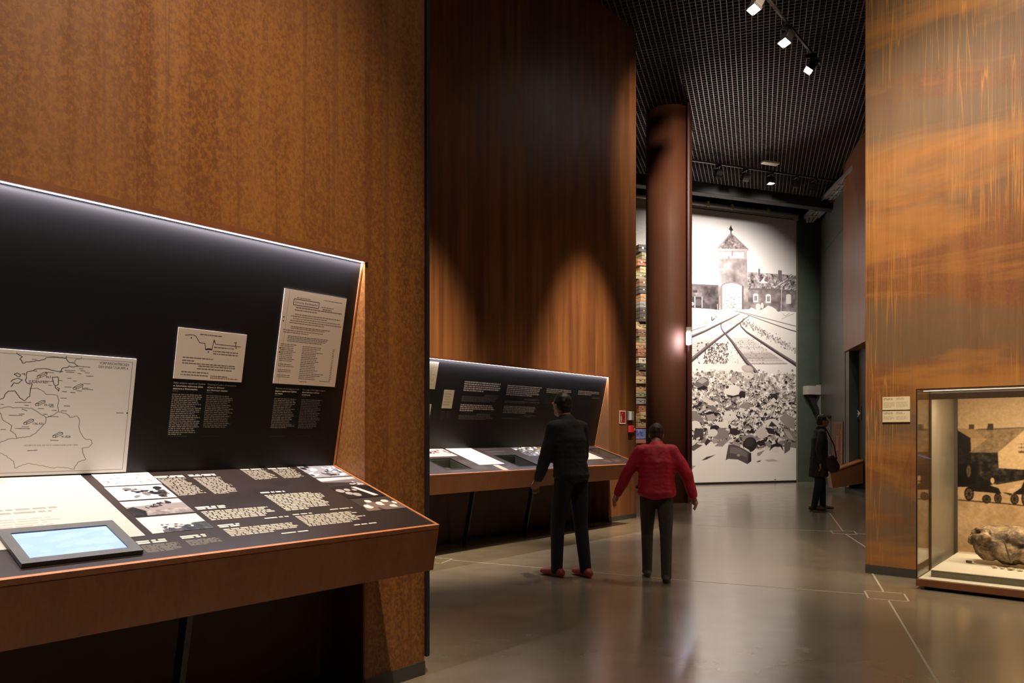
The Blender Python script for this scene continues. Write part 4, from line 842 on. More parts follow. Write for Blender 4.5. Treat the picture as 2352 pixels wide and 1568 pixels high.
bc.line(vb([(1130, 1495), (1500, 1525), (1760, 1545), (2100, 1580), (3600, 1600)]), .010, (.20, .15, .10))
for i in range(60): bc.line(vb([(1150+2600*r.random(), 1620+700*r.random())]*1+[(1260+2500*r.random(), 1640+700*r.random())][:0])*2, .008, (.48, .37, .26), .5)
bc.mottle([(VX0, .09), (HX, .09), (HX, 1.69), (VX0, 1.69)], .07, 60, 12); bc.blur(6); o = obj('backdrop_picture', B(VX0+.006, HX, VD-.006, VD-.001, .092, 1.684), bc.material('backdrop_print', .5, .3), t); set_uv(o, bc, lambda v: (v[0], v[2]))
arealight('showcase_light', RW.M @ Matrix.Translation((2.0, .06, 1.675)) @ Matrix.Rotation(math.radians(16), 4, 'X'), 2.6, .07, 62, (1, .80, .56))
t = thing('display_plinth', 'low off-white plinth with taupe sides filling the floor of the showcase', 'plinth', RW.M, None, (1.9, .3, .0925))
obj('top', bevel(B(.620, 3.2, -.362, .96, .148, .155), .001, 1), PLINTH, t)
obj('skirt', B(.623, 3.197, -.358, .957, .0928, .1478), mat('taupe_paint', (.15, .125, .09), .5), t)  # sides of the off-white block, their shade put into a darker colour

# remeshed solids: sculpture and people
def blob(bm, c, r, yaw=0):
    r = r if isinstance(r, (tuple, list)) else (r, r, r)
    M = Matrix.Translation(c) @ Matrix.Rotation(yaw, 4, 'Z') @ Matrix.Diagonal((*r, 1))
    bmesh.ops.create_icosphere(bm, subdivisions=2, radius=1, matrix=M)
def limb(bm, pts, rad, yaw=0):
    for (a, ra), (b, rb) in zip(zip(pts, rad), zip(pts[1:], rad[1:])):
        a, b = Vector(a), Vector(b); ra, rb = [q if isinstance(q, (tuple, list)) else (q, q, q) for q in (ra, rb)]
        n = max(2, int((b-a).length/(.45*min(min(ra), min(rb)))))
        for i in range(n+1):
            f = i/n; blob(bm, a.lerp(b, f), tuple(x*(1-f)+y*f for x, y in zip(ra, rb)), yaw)
def solid(name, bm, voxel, m, parent=None, M=None, it=4, cut=None, wob=None):
    me = bpy.data.meshes.new('tmp'); bm.to_mesh(me); bm.free(); o = bpy.data.objects.new('tmp', me); COL.objects.link(o)
    md = o.modifiers.new('r', 'REMESH'); md.mode = 'VOXEL'; md.voxel_size = voxel
    sm = o.modifiers.new('s', 'SMOOTH'); sm.iterations = it; sm.factor = .5
    dg = bpy.context.evaluated_depsgraph_get(); bpy.context.view_layer.update(); e = o.evaluated_get(dg); q = bmesh.new(); q.from_mesh(e.to_mesh()); e.to_mesh_clear(); bpy.data.objects.remove(o)
    for z, keep in (cut or ()):
        bmesh.ops.bisect_plane(q, geom=q.verts[:]+q.edges[:]+q.faces[:], plane_co=(0, 0, z), plane_no=(0, 0, -keep), clear_outer=True)
        ed = [x for x in q.edges if x.is_boundary]; bmesh.ops.holes_fill(q, edges=ed, sides=0)
    if wob:
        q.normal_update()
        for v in q.verts: v.co += v.normal*sum(a*noise.noise(v.co*f) for a, f in wob)
    return obj(name, q, m, parent, M, True)
STONE_M, nt, p = nt_new('weathered_stone')
f = nz(nt, mapped(nt, (1, 1, 1)), 7, 8, .65, .5); g = nz(nt, mapped(nt, (1, 1, 1)), 30, 5)
c = ramp(nt, [(.38, (.02, .012, .007)), (.48, (.10, .06, .03)), (.58, (.26, .17, .085)), (.74, (.55, .42, .27))], f)
nt.links.new(c, p.inputs['Base Color']); p.inputs['Roughness'].default_value = .75
b = N(nt, 'ShaderNodeBump'); b.inputs['Strength'].default_value = .5; b.inputs['Distance'].default_value = .02; nt.links.new(g, b.inputs['Height']); nt.links.new(b.outputs[0], p.inputs['Normal'])
S0 = (1.05, .30, .168)
t = thing('stone_sculpture', 'weathered tan stone sculpture fragment lying on the off-white plinth in the showcase', 'sculpture', RW.M @ Matrix.Translation(S0))
bm = bmesh.new()
limb(bm, [(-.06, .03, .20), (.10, .02, .22), (.30, .02, .175), (.62, .02, .12)], [(.15, .15, .14), (.15, .16, .125), (.13, .15, .11), (.16, .17, .11)])
limb(bm, [(-.10, -.05, .14), (.05, -.08, .12)], [(.11, .10, .115), (.12, .10, .10)]); limb(bm, [(.20, -.10, .10), (.34, -.10, .10)], [(.07, .07, .085), (.09, .08, .09)]); limb(bm, [(.02, -.02, .05), (.30, 0, .05)], [.055, .05])
rs = random.Random(3)
for i in range(34):
    a, e = rs.uniform(1.7, 4.6), rs.uniform(-.2, 1.0); blob(bm, (-.07+.165*math.cos(a)*math.cos(e), .0+.16*math.sin(a)*math.cos(e), .19+.13*math.sin(e)), rs.uniform(.018, .034))
solid('body', bm, .011, STONE_M, t, None, 2, None, ((.016, 11), (.007, 34)))
bm = bmesh.new(); tube(bm, [(.035, -.20, .235), (.05, -.215, .23), (.06, -.215, .19), (.10, -.20, .04)], [.004, .005, .006, .009], 8); obj('iron_bar', bm, mat('rusty_iron', (.10, .06, .035), .7), t)
def chip(x, y, s, label, name='stone_chip'):
    bm = bmesh.new(); bmesh.ops.create_icosphere(bm, subdivisions=1, radius=s)
    for v in bm.verts: v.co = Vector((v.co.x*rs.uniform(.9, 1.9), v.co.y*rs.uniform(.7, 1.2), v.co.z*rs.uniform(.35, .6)))
    lo = min(v.co.z for v in bm.verts); bmesh.ops.translate(bm, vec=(0, 0, -lo), verts=bm.verts)
    return tag(obj(name, bm, mat('pale_tan_stone', (.40, .31, .19), .7, 0, .35, 60), None, RW.M @ Matrix.Translation((x, y, .1555))), label, 'stone chip', 'stone chips under the sculpture')
for x, y, s, w in ((1.03, .06, .022, 'leftmost tan stone chip under the front edge of the stone sculpture'), (1.09, .05, .018, 'smallest tan stone chip, second from the left under the stone sculpture'), (1.15, .035, .025, 'middle tan stone chip of the row under the stone sculpture'), (1.22, .03, .02, 'tan stone chip second from the right under the stone sculpture'), (1.29, .03, .026, 'rightmost and largest tan stone chip under the stone sculpture')): chip(x, y, s, w)
t = thing('broken_finger', 'small pale cylindrical fragment lying alone left of the stone sculpture', 'fragment', RW.M @ Matrix.Translation((.83, .21, .157)) @ Matrix.Rotation(-.25, 4, 'Z'))
bm = bmesh.new(); tube(bm, [(-.035, 0, .012), (.012, 0, .012)], .0115, 12); obj('shaft', bm, STONE_M, t, None, True)
bm = bmesh.new(); tube(bm, [(.013, 0, .0115), (.032, .002, .0105)], [.010, .008], 12); obj('tip', bm, IVORY, t, None, True)
# caption plaques
for k, (z0, z1, lab) in enumerate(((1.549, 1.671, 'taller cream caption plaque on the right rust wall, above the other plaque'), (1.435, 1.538, 'shorter cream caption plaque directly below the taller plaque on the right wall'))):
    r_ = (.152, .385, z0, z1); pc = Canvas(*r_, 900, (.88, .82, .69)); q = (.50, .46, .37)
    pc.rows(.160, .250, z1-.008, z1-.030, 2, (.36, .32, .26), .5, k+1, .3, .8, .9, .03); pc.rows(.270, .350, z1-.008, z1-.030, 2, q, .5, k+3, .3, .8, .9, .03)
    pc.rows(.160, .258, z1-.046, z0+.02, 6-2*k, q, .5, k+5, .12, .6, .7, .025); pc.rows(.270, .368, z1-.046, z0+.02, 6-2*k, q, .5, k+7, .12, .5, .7, .025)
    o = obj('caption_plaque', bevel(B(*r_[:2], -.012, -.0015, *r_[2:]), .001, 1), pc.material('plaque_print', .5, .4), None, RW.M); set_uv(o, pc, lambda v: (v[0], v[2])); tag(o, lab, 'plaque')

# ================================================================== suitcase stack in front of the far wall
SCX = -4.965
LEATH = [mat('case_'+n, c, .55, 0, .2, 14) for n, c in (('tan_leather', (.36, .20, .09)), ('brown_leather', (.17, .085, .045)), ('olive_canvas', (.22, .20, .10)), ('dark_leather', (.05, .04, .035)), ('ochre_card', (.42, .31, .15)), ('rust_leather', (.28, .11, .05)), ('grey_card', (.22, .21, .19)), ('cream_card', (.50, .43, .30)))]
NAMES = ['tan', 'brown', 'olive', 'black', 'ochre', 'rust-red', 'grey', 'cream']
HW = mat('dull_brass', (.45, .36, .20), .4, .7); HDL = mat('dark_handle', (.03, .022, .018), .5)
def make_suitcase():
    t = thing('suitcase', 'x', 'suitcase', Matrix.Identity(4), 'stacked old suitcases in the wall display')
    bm = bevel(B(-.30, .30, -.19, .19, 0, .086), .012); obj('lower_shell', bm, LEATH[0], t)
    bm = bevel(B(-.30, .30, -.19, .19, .090, .168), .012); obj('lid', bm, LEATH[0], t)
    bm = bmesh.new(); tube(bm, [(-.075, -.19, .088), (-.07, -.225, .086), (0, -.235, .080), (.07, -.225, .086), (.075, -.19, .088)], .011, 6); obj('handle', bm, HDL, t)
    for x in (-.18, .18):
        obj('lock', bevel(B(x-.025, x+.025, -.200, -.188, .066, .112), .003, 1), HW, t)
    return t
sc0 = make_suitcase(); first = True; z = 1.54; rows = 0
sr = random.Random(5); cols = [3, 2, 5, 4, 2, 1, 3, 0, 6, 3, 3, 4, 1, 2, 0, 5, 7, 3, 1, 4, 0, 2, 6, 5, 4, 2]
ordinals = ['lowest', 'second', 'third', 'fourth', 'fifth', 'sixth', 'seventh', 'eighth', 'ninth', 'tenth', 'eleventh', 'twelfth', 'thirteenth', 'fourteenth', 'fifteenth', 'sixteenth', 'seventeenth', 'eighteenth', 'nineteenth', 'twentieth', 'twenty-first', 'twenty-second', 'twenty-third', 'twenty-fourth', 'twenty-fifth', 'topmost']
CASEMESH = {}
def recolour(o, k):
    for ch in o.children:
        if ch.name.startswith(('lower_shell', 'lid')):
            key = (ch.name.split('.')[0], k)
            if key not in CASEMESH:
                me = ch.data.copy(); me.materials.clear(); me.materials.append(LEATH[k]); CASEMESH[key] = me
            ch.data = CASEMESH[key]
z = 1.54
for i in range(26):
    c = copy_tree(sc0); k = cols[25-i]; recolour(c, k)
    sz = sr.uniform(.92, 1.14); dx = sr.uniform(-.07, .07)
    c.matrix_world = FW.M @ Matrix.Translation((SCX+dx, -.27+sr.uniform(-.04, .03), z)) @ Matrix.Diagonal((sr.uniform(.9, 1.1), 1, sz, 1))
    c['label'] = NAMES[k]+' old suitcase, '+ordinals[i]+' of the tall stack seen between wall edge and pillar' if i < 25 else NAMES[k]+' old suitcase, topmost of the tall stack seen between wall edge and pillar'
    z += .168*sz+.003
for ch in list(sc0.children): bpy.data.objects.remove(ch)
bpy.data.objects.remove(sc0)
t = thing('dark_crate', 'dark grey box resting on top of the suitcase stack near the wall edge', 'box', FW.M @ Matrix.Translation((-5.42, -.22, z)))
obj('body', bevel(B(-.25, .16, -.15, .15, 0, .30), .01), mat('dark_box_card', (.10, .095, .09), .6), t); obj('lid', bevel(B(-.27, .0, -.16, .16, .30, .44), .01), mat('dark_box_card', (.10, .095, .09), .6), t)
t = thing('display_bench', 'rust wooden-coloured base with a lit label under the suitcase stack', 'display bench', FW.M, None, (-5.6, -.4, 0))
obj('base', prism(bmesh.new(), [(-.70, 0.06), (-.72, 1.16), (-.03, 1.52), (-.03, 0.06)], -8, -4.62), RUSTB, t)
obj('top_edge', B(-8, -4.62, -.60, -.03, 1.50, 1.535), RIM, t)
lb = Canvas(-8, -4.62, 1.22, 1.48, 120, (.45, .46, .62)); lb.mottle([(-8, 1.2), (-4, 1.2), (-4, 1.5), (-8, 1.5)], .35, 12, 3)
o = obj('label_strip', B(-8, -4.62, -.615, -.60, 1.235, 1.475), lb.material('label_strip_print', .4, .4, .5), t); set_uv(o, lb, lambda v: (v[0], v[2]))
obj('lower_edge', B(-8, -4.62, -.735, -.705, 1.12, 1.16), RIM, t)

# ================================================================== ceiling tracks and lamps
TRK = mat('track_aluminium', (.10, .088, .075), .4, .5)
def track(name, label, a, b, hang=.2):
    d = (b-a); L = d.length; ang = math.atan2(d.y, d.x)
    t = thing(name, label, 'track', Matrix.Translation(a) @ Matrix.Rotation(ang, 4, 'Z'))
    obj('rail', bevel(B(0, L, -.018, .018, -.02, .02), .003, 1), TRK, t)
    for f in (.06, .5, .94):
        bm = bmesh.new(); tube(bm, [(L*f, 0, .02), (L*f, 0, hang)], .006, 6); obj('hanger', bm, BLACK, t)
    return t
def ceil_pt(px, py, z): D = (z-EYE)*F/(CY-py); return Vector(((px-CX)/F*D, D, z))
TA, TB = ceil_pt(1700, -80, 7.56), ceil_pt(1885, 147, 7.56)
track('light_track', 'ceiling lighting track carrying three lit floodlights above the aisle', TA, TB)
def floodlight(label, pos, aim, lit, group, size=1.0):
    q = (Vector(aim)-pos).normalized(); yaw = math.atan2(q.y, q.x); pitch = math.asin(-q.z)
    t = thing('floodlight', label, 'spotlight', Matrix.Translation(pos), group)
    Rz = Matrix.Rotation(yaw, 4, 'Z'); Rh = Matrix.Translation((0, 0, -.22)) @ Rz @ Matrix.Rotation(pitch, 4, 'Y') @ Matrix.Scale(size, 4)
    obj('adapter', bevel(B(-.09, .09, -.022, .022, -.085, -.02, Rz), .004, 1), BLACK, t)
    bm = bmesh.new(); tube(bm, [(0, 0, -.08), (0, 0, -.14)], .014, 8)
    for s in (-1, 1): box(bm, -.012, .012, s*.085-.004, s*.085+.004, -.235, -.14, Rz)
    box(bm, -.012, .012, -.089, .089, -.150, -.140, Rz); obj('yoke', bm, BLACK, t)
    h = obj('housing', bevel(B(-.09, .04, -.08, .08, -.055, .055, Rh), .01, 2), mat('lamp_housing', (.025, .022, .02), .45), t)
    bm = bmesh.new()
    for s in (-1, 1): box(bm, .04, .075, s*.082-.004, s*.082+.004, -.06, .06, Rh)
    for s in (-1, 1): box(bm, .04, .075, -.078, .078, s*.060-.004, s*.060+.004, Rh)
    obj('visor', bm, BLACK, h)
    obj('lens', B(.041, .050, -.074, .074, -.052, .052, Rh), LENS if lit else mat('dark_lens', (.03, .03, .03), .5), h)
    return t
for px, py, lab in ((1736, -24, 'first'), (1806, 56, 'second'), (1863, 122, 'third')):
    p_ = ceil_pt(px, py, 7.56); tgt = p_+Vector((-.95, -.35, -1.9)) if lab != 'third' else p_+Vector((-1.1, .1, -1.5))
    floodlight('lit floodlight, '+lab+' from the picture top on the ceiling track over the aisle', p_, tgt, True, 'lit floodlights on the near track', 1.12)
FA, FB = FW.w(-5.6, -2.5, 7.55), FW.w(-.7, -2.5, 7.55)
track('light_track', 'far ceiling lighting track carrying five spotlights in front of the photo mural', FA, FB, .22)
for px, lit, lab in ((1650, False, 'unlit black spotlight, leftmost on the far track beside the pillar'), (1712, False, 'grey-fronted spotlight second from the pillar on the far track'), (1770, True, 'only glowing spotlight of the far track, middle of the five'), (1828, False, 'dark spotlight fourth from the pillar on the far track'), (1870, False, 'dark spotlight nearest the cable tray on the far track')):
    x = FW.plane(px, 395, -2.5)[0]; p_ = FW.w(x, -2.5, 7.55)
    floodlight(lab, p_, FW.w(x, -2.5+(1.6 if not lit else -.25), 5.6 if not lit else 5.5), lit, 'spotlights on the far track', 1.0)
# flat luminaire hanging on a rod
D = (7.50-EYE)*F/(CY-374); LP = Vector(((1769-CX)/F*D, D, 7.50))
t = thing('hanging_luminaire', 'flat white rectangular fitting hanging from the cell ceiling by a thin rod', 'luminaire', Matrix.Translation(LP) @ Matrix.Rotation(.34, 4, 'Z'))
obj('body', bevel(B(-.21, .21, -.07, .07, -.03, .02), .012), WHITE, t)
bm = bmesh.new(); tube(bm, [(0, 0, .02), (0, 0, .30)], .006, 6); obj('rod', bm, BLACK, t)
obj('reflector', bevel(B(-.19, .19, -.055, .055, -.036, -.030), .002, 1), LGREY, t)
# pipe and clips above the mural
t = thing('conduit_pipe', 'long galvanised pipe with yellow clips running along the mural top', 'pipe', FW.M, None, (-2, -.08, 7.38))
bm = bmesh.new(); tube(bm, [(-9, -.09, 7.47), (-.02, -.09, 7.47)], .055, 12); obj('pipe', bm, SILVER, t, None, True)
obj('carrier_rail', B(-9, -.02, -.03, .0, 7.385, 7.44), LGREY, t)
for px in (1625, 1680, 1763):
    x = FW.plane(px, 480, -.1)[0]; bm = B(x-.03, x+.03, -.155, -.10, 7.40, 7.54); box(bm, x-.03, x+.03, -.155, -.0, 7.525, 7.545); obj('clip', bm, mat('yellow_clip', (.55, .55, .25), .5), t)
bm = B(-.10, -.02, -.12, -.02, 7.33, 7.52); obj('end_bracket', bm, LGREY, t)
# cable tray along the side wall top
a, b = Vector((8.36, 20.55, 7.36)), Vector((7.93, 16.7, 7.42)); d = b-a; ang = math.atan2(d.y, d.x); L = d.length
t = thing('cable_tray', 'grey cable tray with silver cables running along the top of the green side wall', 'cable tray', Matrix.Translation(a) @ Matrix.Rotation(ang, 4, 'Z'))
for s in (-1, 1): obj('side_rail', B(0, L, s*.19-.012, s*.19+.012, 0, .10), SILVER, t)
for i in range(9): obj('rung', B(.15+i*L/9, .20+i*L/9, -.178, .178, .0, .022), SILVER, t)
rc = random.Random(3)
for i in range(9):
    y = -.15+i*.037; pts = [(L*k/10, y+rc.uniform(-.012, .012), .045+rc.uniform(0, .02)) for k in range(11)]; bm = bmesh.new(); tube(bm, [(-.18, y*.6, -.05), (-.06, y, .03)]+pts, .017, 6)
    obj('cable', bm, mat('grey_cable', (.50, .49, .46), .5) if i % 3 else mat('dark_cable', (.10, .10, .10), .5), t, None, True)
for x in (.25, .75, 1.1, 2.5): obj('strap', B(x, x+.03, -.205, .205, .088, .105), mat('white_strap', (.6, .59, .56), .5), t)
for x in (.5, 2.2): 
    bm = bmesh.new(); tube(bm, [(x, -.2, .05), (x, -.2, .5)], .006, 6); obj('hanger', bm, BLACK, t)

# ================================================================== small fixtures
# bracket on the green end wall
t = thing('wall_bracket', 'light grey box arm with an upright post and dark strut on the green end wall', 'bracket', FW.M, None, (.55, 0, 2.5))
obj('arm', bevel(B(.24, .74, -.20, -.002, 2.46, 2.705), .006, 1), LGREY, t)
obj('post', bevel(B(.70, .88, -.34, -.002, 1.83, 2.72), .006, 1), mat('mid_grey_enamel', (.24, .22, .19), .5), t)
obj('strut', prism(bmesh.new(), [(.29, 2.455), (.48, 2.455), (.80, 1.85), (.66, 1.85)], -.14, -.05, 'y'), INK, t)  # the arm's shadow on the wall, modelled as a dark solid
obj('post_cap', bevel(B(.695, .90, -.35, -.002, 2.722, 2.745), .004, 1), LGREY, t)
# service cupboard behind the person, and red-marked hatch on the green side wall
t = thing('service_cabinet', 'tall grey service cabinet with a pale strip lamp on the green side wall', 'cabinet', GW.M, None, (1.2, -.04, 0))
obj('body', bevel(B(.9, 1.62, -.10, -.002, .55, 1.80), .006, 1), mat('cabinet_grey', (.13, .125, .12), .5), t)
obj('top_ledge', B(.85, 1.68, -.14, -.002, 1.80, 1.84), INK, t)
obj('strip_lamp', bevel(B(.93, 1.02, -.125, -.10, 1.12, 1.46), .006, 1), emit('cream_strip_glow', (1, .86, .58), .55), t)
obj('indicator', bevel(B(1.20, 1.27, -.112, -.10, 1.68, 1.75), .006, 1), WHITE, t)
t = thing('hydrant_hatch', 'rust-brown wall hatch with an upright red and white sign on the green side wall', 'hatch', GW.M, None, (2.55, -.02, .5))
obj('frame', bevel(B(1.98, 3.16, -.022, -.002, .56, 1.655), .004, 1), mat('hatch_frame', (.19, .085, .045), .5), t)
obj('door', bevel(B(2.05, 2.98, -.034, -.0225, .60, 1.60), .003, 1), RUSTP, t)
obj('worn_strip', bevel(B(3.0, 3.10, -.032, -.0225, .60, 1.46), .003, 1), mat('bare_plaster', (.36, .24, .16), .7, 0, .4, 9), t)
hs = Canvas(2.50, 2.72, .95, 1.30, 300, (.45, .05, .05))
hs.line([(2.50, .95), (2.72, .95), (2.72, 1.30), (2.50, 1.30), (2.50, .95)], .02, (.75, .62, .58))
V, T = glyph_tris('HYDRANT')
P = np.stack([2.66-V[:, 1]*.11/.7, .975+V[:, 0]*.30/V[:, 0].max()], 1)
for t3 in T: hs.fillpx(hs.px(P[t3]), (.85, .75, .72))
o = obj('sign', B(2.50, 2.72, -.038, -.0345, .95, 1.30), hs.material('hydrant_sign_print', .5, .4), t); set_uv(o, hs, lambda v: (v[0], v[2]))
bm = bmesh.new(); tube(bm, [(2.30, -.035, 1.10), (2.30, -.055, 1.10)], .02, 8); obj('knob', bm, SILVER, t)
# arrow sign in the dark doorway
ax, az = GW.plane(1970, 950, .2)
t = thing('arrow_sign', 'white right-pointing arrow on a dark square plate in the dark doorway', 'sign', GW.M, None, (ax, .19, az))
s_ = .42
obj('plate', B(ax-.42, ax+.42, .185, .198, az-.16, az+.16), BLACK, t)
bm = B(ax-.30, ax+.30, .180, .184, az-.012, az+.012)
prism(bm, [(ax+.30, az+.012), (ax+.02, az+.105), (ax-.03, az+.09), (ax+.25, az-.012)], .180, .184, 'y')
prism(bm, [(ax+.30, az-.012), (ax+.25, az+.012), (ax-.03, az-.09), (ax+.02, az-.105)], .1795, .1835, 'y')
obj('arrow', bm, mat('white_vinyl', (.85, .84, .80), .5), t)
# low bench in that doorway
t = thing('display_bench', 'low rust bench with a sloping top in the dark doorway behind the right wall', 'display bench', GW.M, None, (4.1, -.1, 0))
obj('body', prism(bmesh.new(), [(-.50, .44), (-.45, .10), (.195, .22), (.195, .72)], 3.79, 4.25), rust('rust_steel_low_bench', 12, (.16, .06, .022), (.26, .10, .032), (.34, .13, .036), (.22, .10, .045), .1, streak=.3), t)
obj('top_rim', prism(bmesh.new(), [(-.53, .445), (-.53, .475), (.195, .755), (.195, .725)], 3.77, 4.27), RIM, t)
obj('plinth', B(3.8, 9.5, -.10, .19, 0, .10), INK, t)
# safety signs and boxes at the end of the middle wall
t = thing('fire_sign', 'red fire-extinguisher sign with white border at the end of the middle wall', 'sign', W2.M, None, (-.40, -.01, 1.5))
fs = Canvas(-.50, -.32, 1.49, 1.70, 500, (.80, .70, .68)); fs.poly([(-.482, 1.51), (-.338, 1.51), (-.338, 1.68), (-.482, 1.68)], (.50, .02, .03))
fs.ell(-.445, 1.575, .022, .045, (.62, .58, .50)); fs.poly([(-.462, 1.575), (-.428, 1.575), (-.428, 1.52), (-.462, 1.52)], (.62, .58, .50)); fs.line([(-.445, 1.62), (-.445, 1.645), (-.40, 1.66)], .008, (.7, .64, .6)); fs.ell(-.37, 1.55, .014, .03, (.60, .30, .26)); fs.poly([(-.40, 1.61), (-.385, 1.655), (-.355, 1.60)], (.62, .2, .15))
o = obj('plate', B(-.50, -.32, -.008, -.0015, 1.49, 1.70), fs.material('fire_sign_print', .4, .4), t); set_uv(o, fs, lambda v: (v[0], v[2]))
t = thing('wall_box', 'small white and grey wall box right of the red fire sign', 'box', W2.M, None, (-.19, -.02, 1.6))
obj('body', bevel(B(-.265, -.115, -.035, -.0015, 1.55, 1.69), .004, 1), mat('box_grey', (.34, .33, .31), .5), t); obj('cover', bevel(B(-.262, -.20, -.042, -.0355, 1.552, 1.688), .003, 1), mat('box_white', (.9, .89, .90), .4), t)
t = thing('call_point', 'small red fire alarm box with a round key below the white wall box', 'alarm', W2.M, None, (-.16, -.02, 1.4))
obj('body', bevel(B(-.25, -.13, -.045, -.0015, 1.36, 1.465), .005, 1), mat('signal_red', (.80, .045, .04), .4), t)
bm = bmesh.new(); tube(bm, [(-.085, -.0015, 1.41), (-.085, -.03, 1.41)], .024, 14); obj('key_switch', bm, LGREY, t)
obj('side_case', bevel(B(-.128, -.045, -.028, -.0015, 1.37, 1.46), .004, 1), mat('dark_red_case', (.16, .02, .02), .5), t)

# ================================================================== people
SKIN = mat('skin', (.42, .21, .13), .5, 0, .06)
def person(label, pos, facing, H, J, hairm, topm, legm, shoem, top_hem, hair, extra=None, bulk=1.0, coat=False):
    s = H/1.75; yaw = math.atan2(-facing[0], facing[1]); M = Matrix.Translation(pos) @ Matrix.Rotation(yaw, 4, 'Z') @ Matrix.Scale(s, 4)
    V3 = Vector; hd = V3(J['head']); nk = V3(J['neck'])
    bm = bmesh.new()
    limb(bm, [J['hipc'], J['waist'], J['chest'], J['shc']], [(.15, .10, .10), (.13, .09, .10), (.15, .10, .11), (.12, .075, .06)])
    limb(bm, [J['shc'], nk, hd+V3((0, .0, -.06))], [.062, .052, .055]); blob(bm, hd+V3((0, .002, .01)), (.074, .094, .112)); blob(bm, hd+V3((0, .045, -.065)), (.048, .045, .045))
    f = J.get('look', V3((0, 1, 0))); f = V3(f).normalized(); rt = f.cross(V3((0, 0, 1))).normalized()
    blob(bm, hd+f*.098+V3((0, 0, -.018)), (.014, .02, .02)); blob(bm, hd+f*.085+V3((0, 0, .022))+rt*.03, (.022, .016, .012)); blob(bm, hd+f*.085+V3((0, 0, .022))-rt*.03, (.022, .016, .012)); blob(bm, hd+f*.088+V3((0, 0, -.058)), (.024, .014, .010))
    for q in (-1, 1): blob(bm, hd+rt*(.074*q)+V3((0, 0, -.01)), (.012, .02, .032))
    for sd in ('L', 'R'):
        sh, el, wr = [V3(J[k+sd]) for k in ('sh', 'el', 'wr')]; hp, kn, an, toe = [V3(J[k+sd]) for k in ('hip', 'kn', 'an', 'toe')]
        limb(bm, [sh, el, wr], [.052, .042, .028]); limb(bm, [hp, kn, an], [.078, .056, .038]); limb(bm, [an+V3((0, 0, -.03)), toe+V3((0, 0, .0))], [.036, .030])
        d = (wr-el).normalized(); u = d.cross(V3((0, 0, 1))); u = (u if u.length > .1 else V3((1, 0, 0))).normalized(); w = d.cross(u)
        limb(bm, [wr, wr+d*.045, wr+d*.085], [(.026, .022, .026), (.034, .02, .03), (.036, .018, .028)], 0)
        for k, (o_, ln) in enumerate(((-.030, .062), (-.010, .076), (.011, .070), (.030, .054))):
            b0 = wr+d*.085+u*o_; k1 = b0+d*ln*.55+w*.006; limb(bm, [b0, k1, k1+d*ln*.4+w*.022], [.0105, .0095, .0085])
        th = wr+d*.03+u*-.032; limb(bm, [th, th+d*.03-u*.022+w*.012, th+d*.062-u*.024+w*.02], [.013, .0115, .010])
    body = solid('person', bm, .0085, SKIN, None, M, 3)
    tag(body, label, 'person')
    # trousers
    bm = bmesh.new(); limb(bm, [J['hipc'], V3(J['hipc']).lerp(V3(J['waist']), .6)], [(.165, .115, .10), (.15, .11, .08)])
    for sd in ('L', 'R'):
        hp, kn, an = [V3(J[k+sd]) for k in ('hip', 'kn', 'an')]; limb(bm, [hp, hp.lerp(kn, .4), kn, kn.lerp(an, .5), an+V3((0, 0, -.02))], [.097, .090, .071, .064, .058])
    solid('trousers', bm, .012, legm, body, None, 4)
    for sd in ('L', 'R'):
        an, toe = V3(J['an'+sd]), V3(J['toe'+sd]); d = (toe-an); d.z = 0; d.normalize(); bm = bmesh.new(); g = V3((an.x, an.y, an.z-.08))
        limb(bm, [g+V3((0, 0, .035))-d*.055, g+V3((0, 0, .04))+d*.03, g+V3((0, 0, .034))+d*.11, g+V3((0, 0, .028))+d*.165], [(.040, .040, .040), (.046, .046, .044), (.048, .048, .036), (.038, .038, .028)]); limb(bm, [g+V3((0, 0, .05))-d*.02, an+V3((0, 0, .0))], [.047, .045])
        sh_ = solid('shoe', bm, .009, shoem, body, None, 3)
    # jacket or coat with sleeves, collar
    bm = bmesh.new(); hem = V3(J['hipc']); bk = bulk
    st = [V3(J['shc']), V3(J['chest']), V3(J['waist']), hem]; rd = [(.155*bk, .098*bk, .065), (.188*bk, .135*bk, .10), (.178*bk, .130*bk, .09), (.192*bk, .142*bk, .09)]
    if coat: st.append(V3((hem.x, hem.y, top_hem+.05))); rd.append((.205*bk, .165*bk, .06))
    limb(bm, st, rd)
    for sd in ('L', 'R'):
        sh, el, wr = [V3(J[k+sd]) for k in ('sh', 'el', 'wr')]; limb(bm, [V3(J['shc']).lerp(sh, .7), sh, sh.lerp(el, .5), el, el.lerp(wr, .6), wr-(wr-el)*.04], [.068*bk, .068*bk, .066*bk, .060*bk, .053*bk, .046*bk])
    limb(bm, [V3(J['shc'])+V3((0, 0, .03)), nk+V3((0, 0, -.005))], [(.092, .085, .04), (.074, .078, .03)])
    solid('coat' if coat else 'jacket', bm, .013, topm, body, None, 4, ((top_hem, 1),), ((.008, 9), (.003, 30)))
    # hair
    bm = bmesh.new(); blob(bm, hd-f*.014+V3((0, 0, .028)), (.086, .098, .104)); hair(bm, hd, f, rt)
    solid('hair', bm, .010, hairm, body, None, 2, ((hd.z-.16, 1),), ((.004, 40),)) if not J.get('nohaircut') else None
    if extra: extra(body, M)
    return body
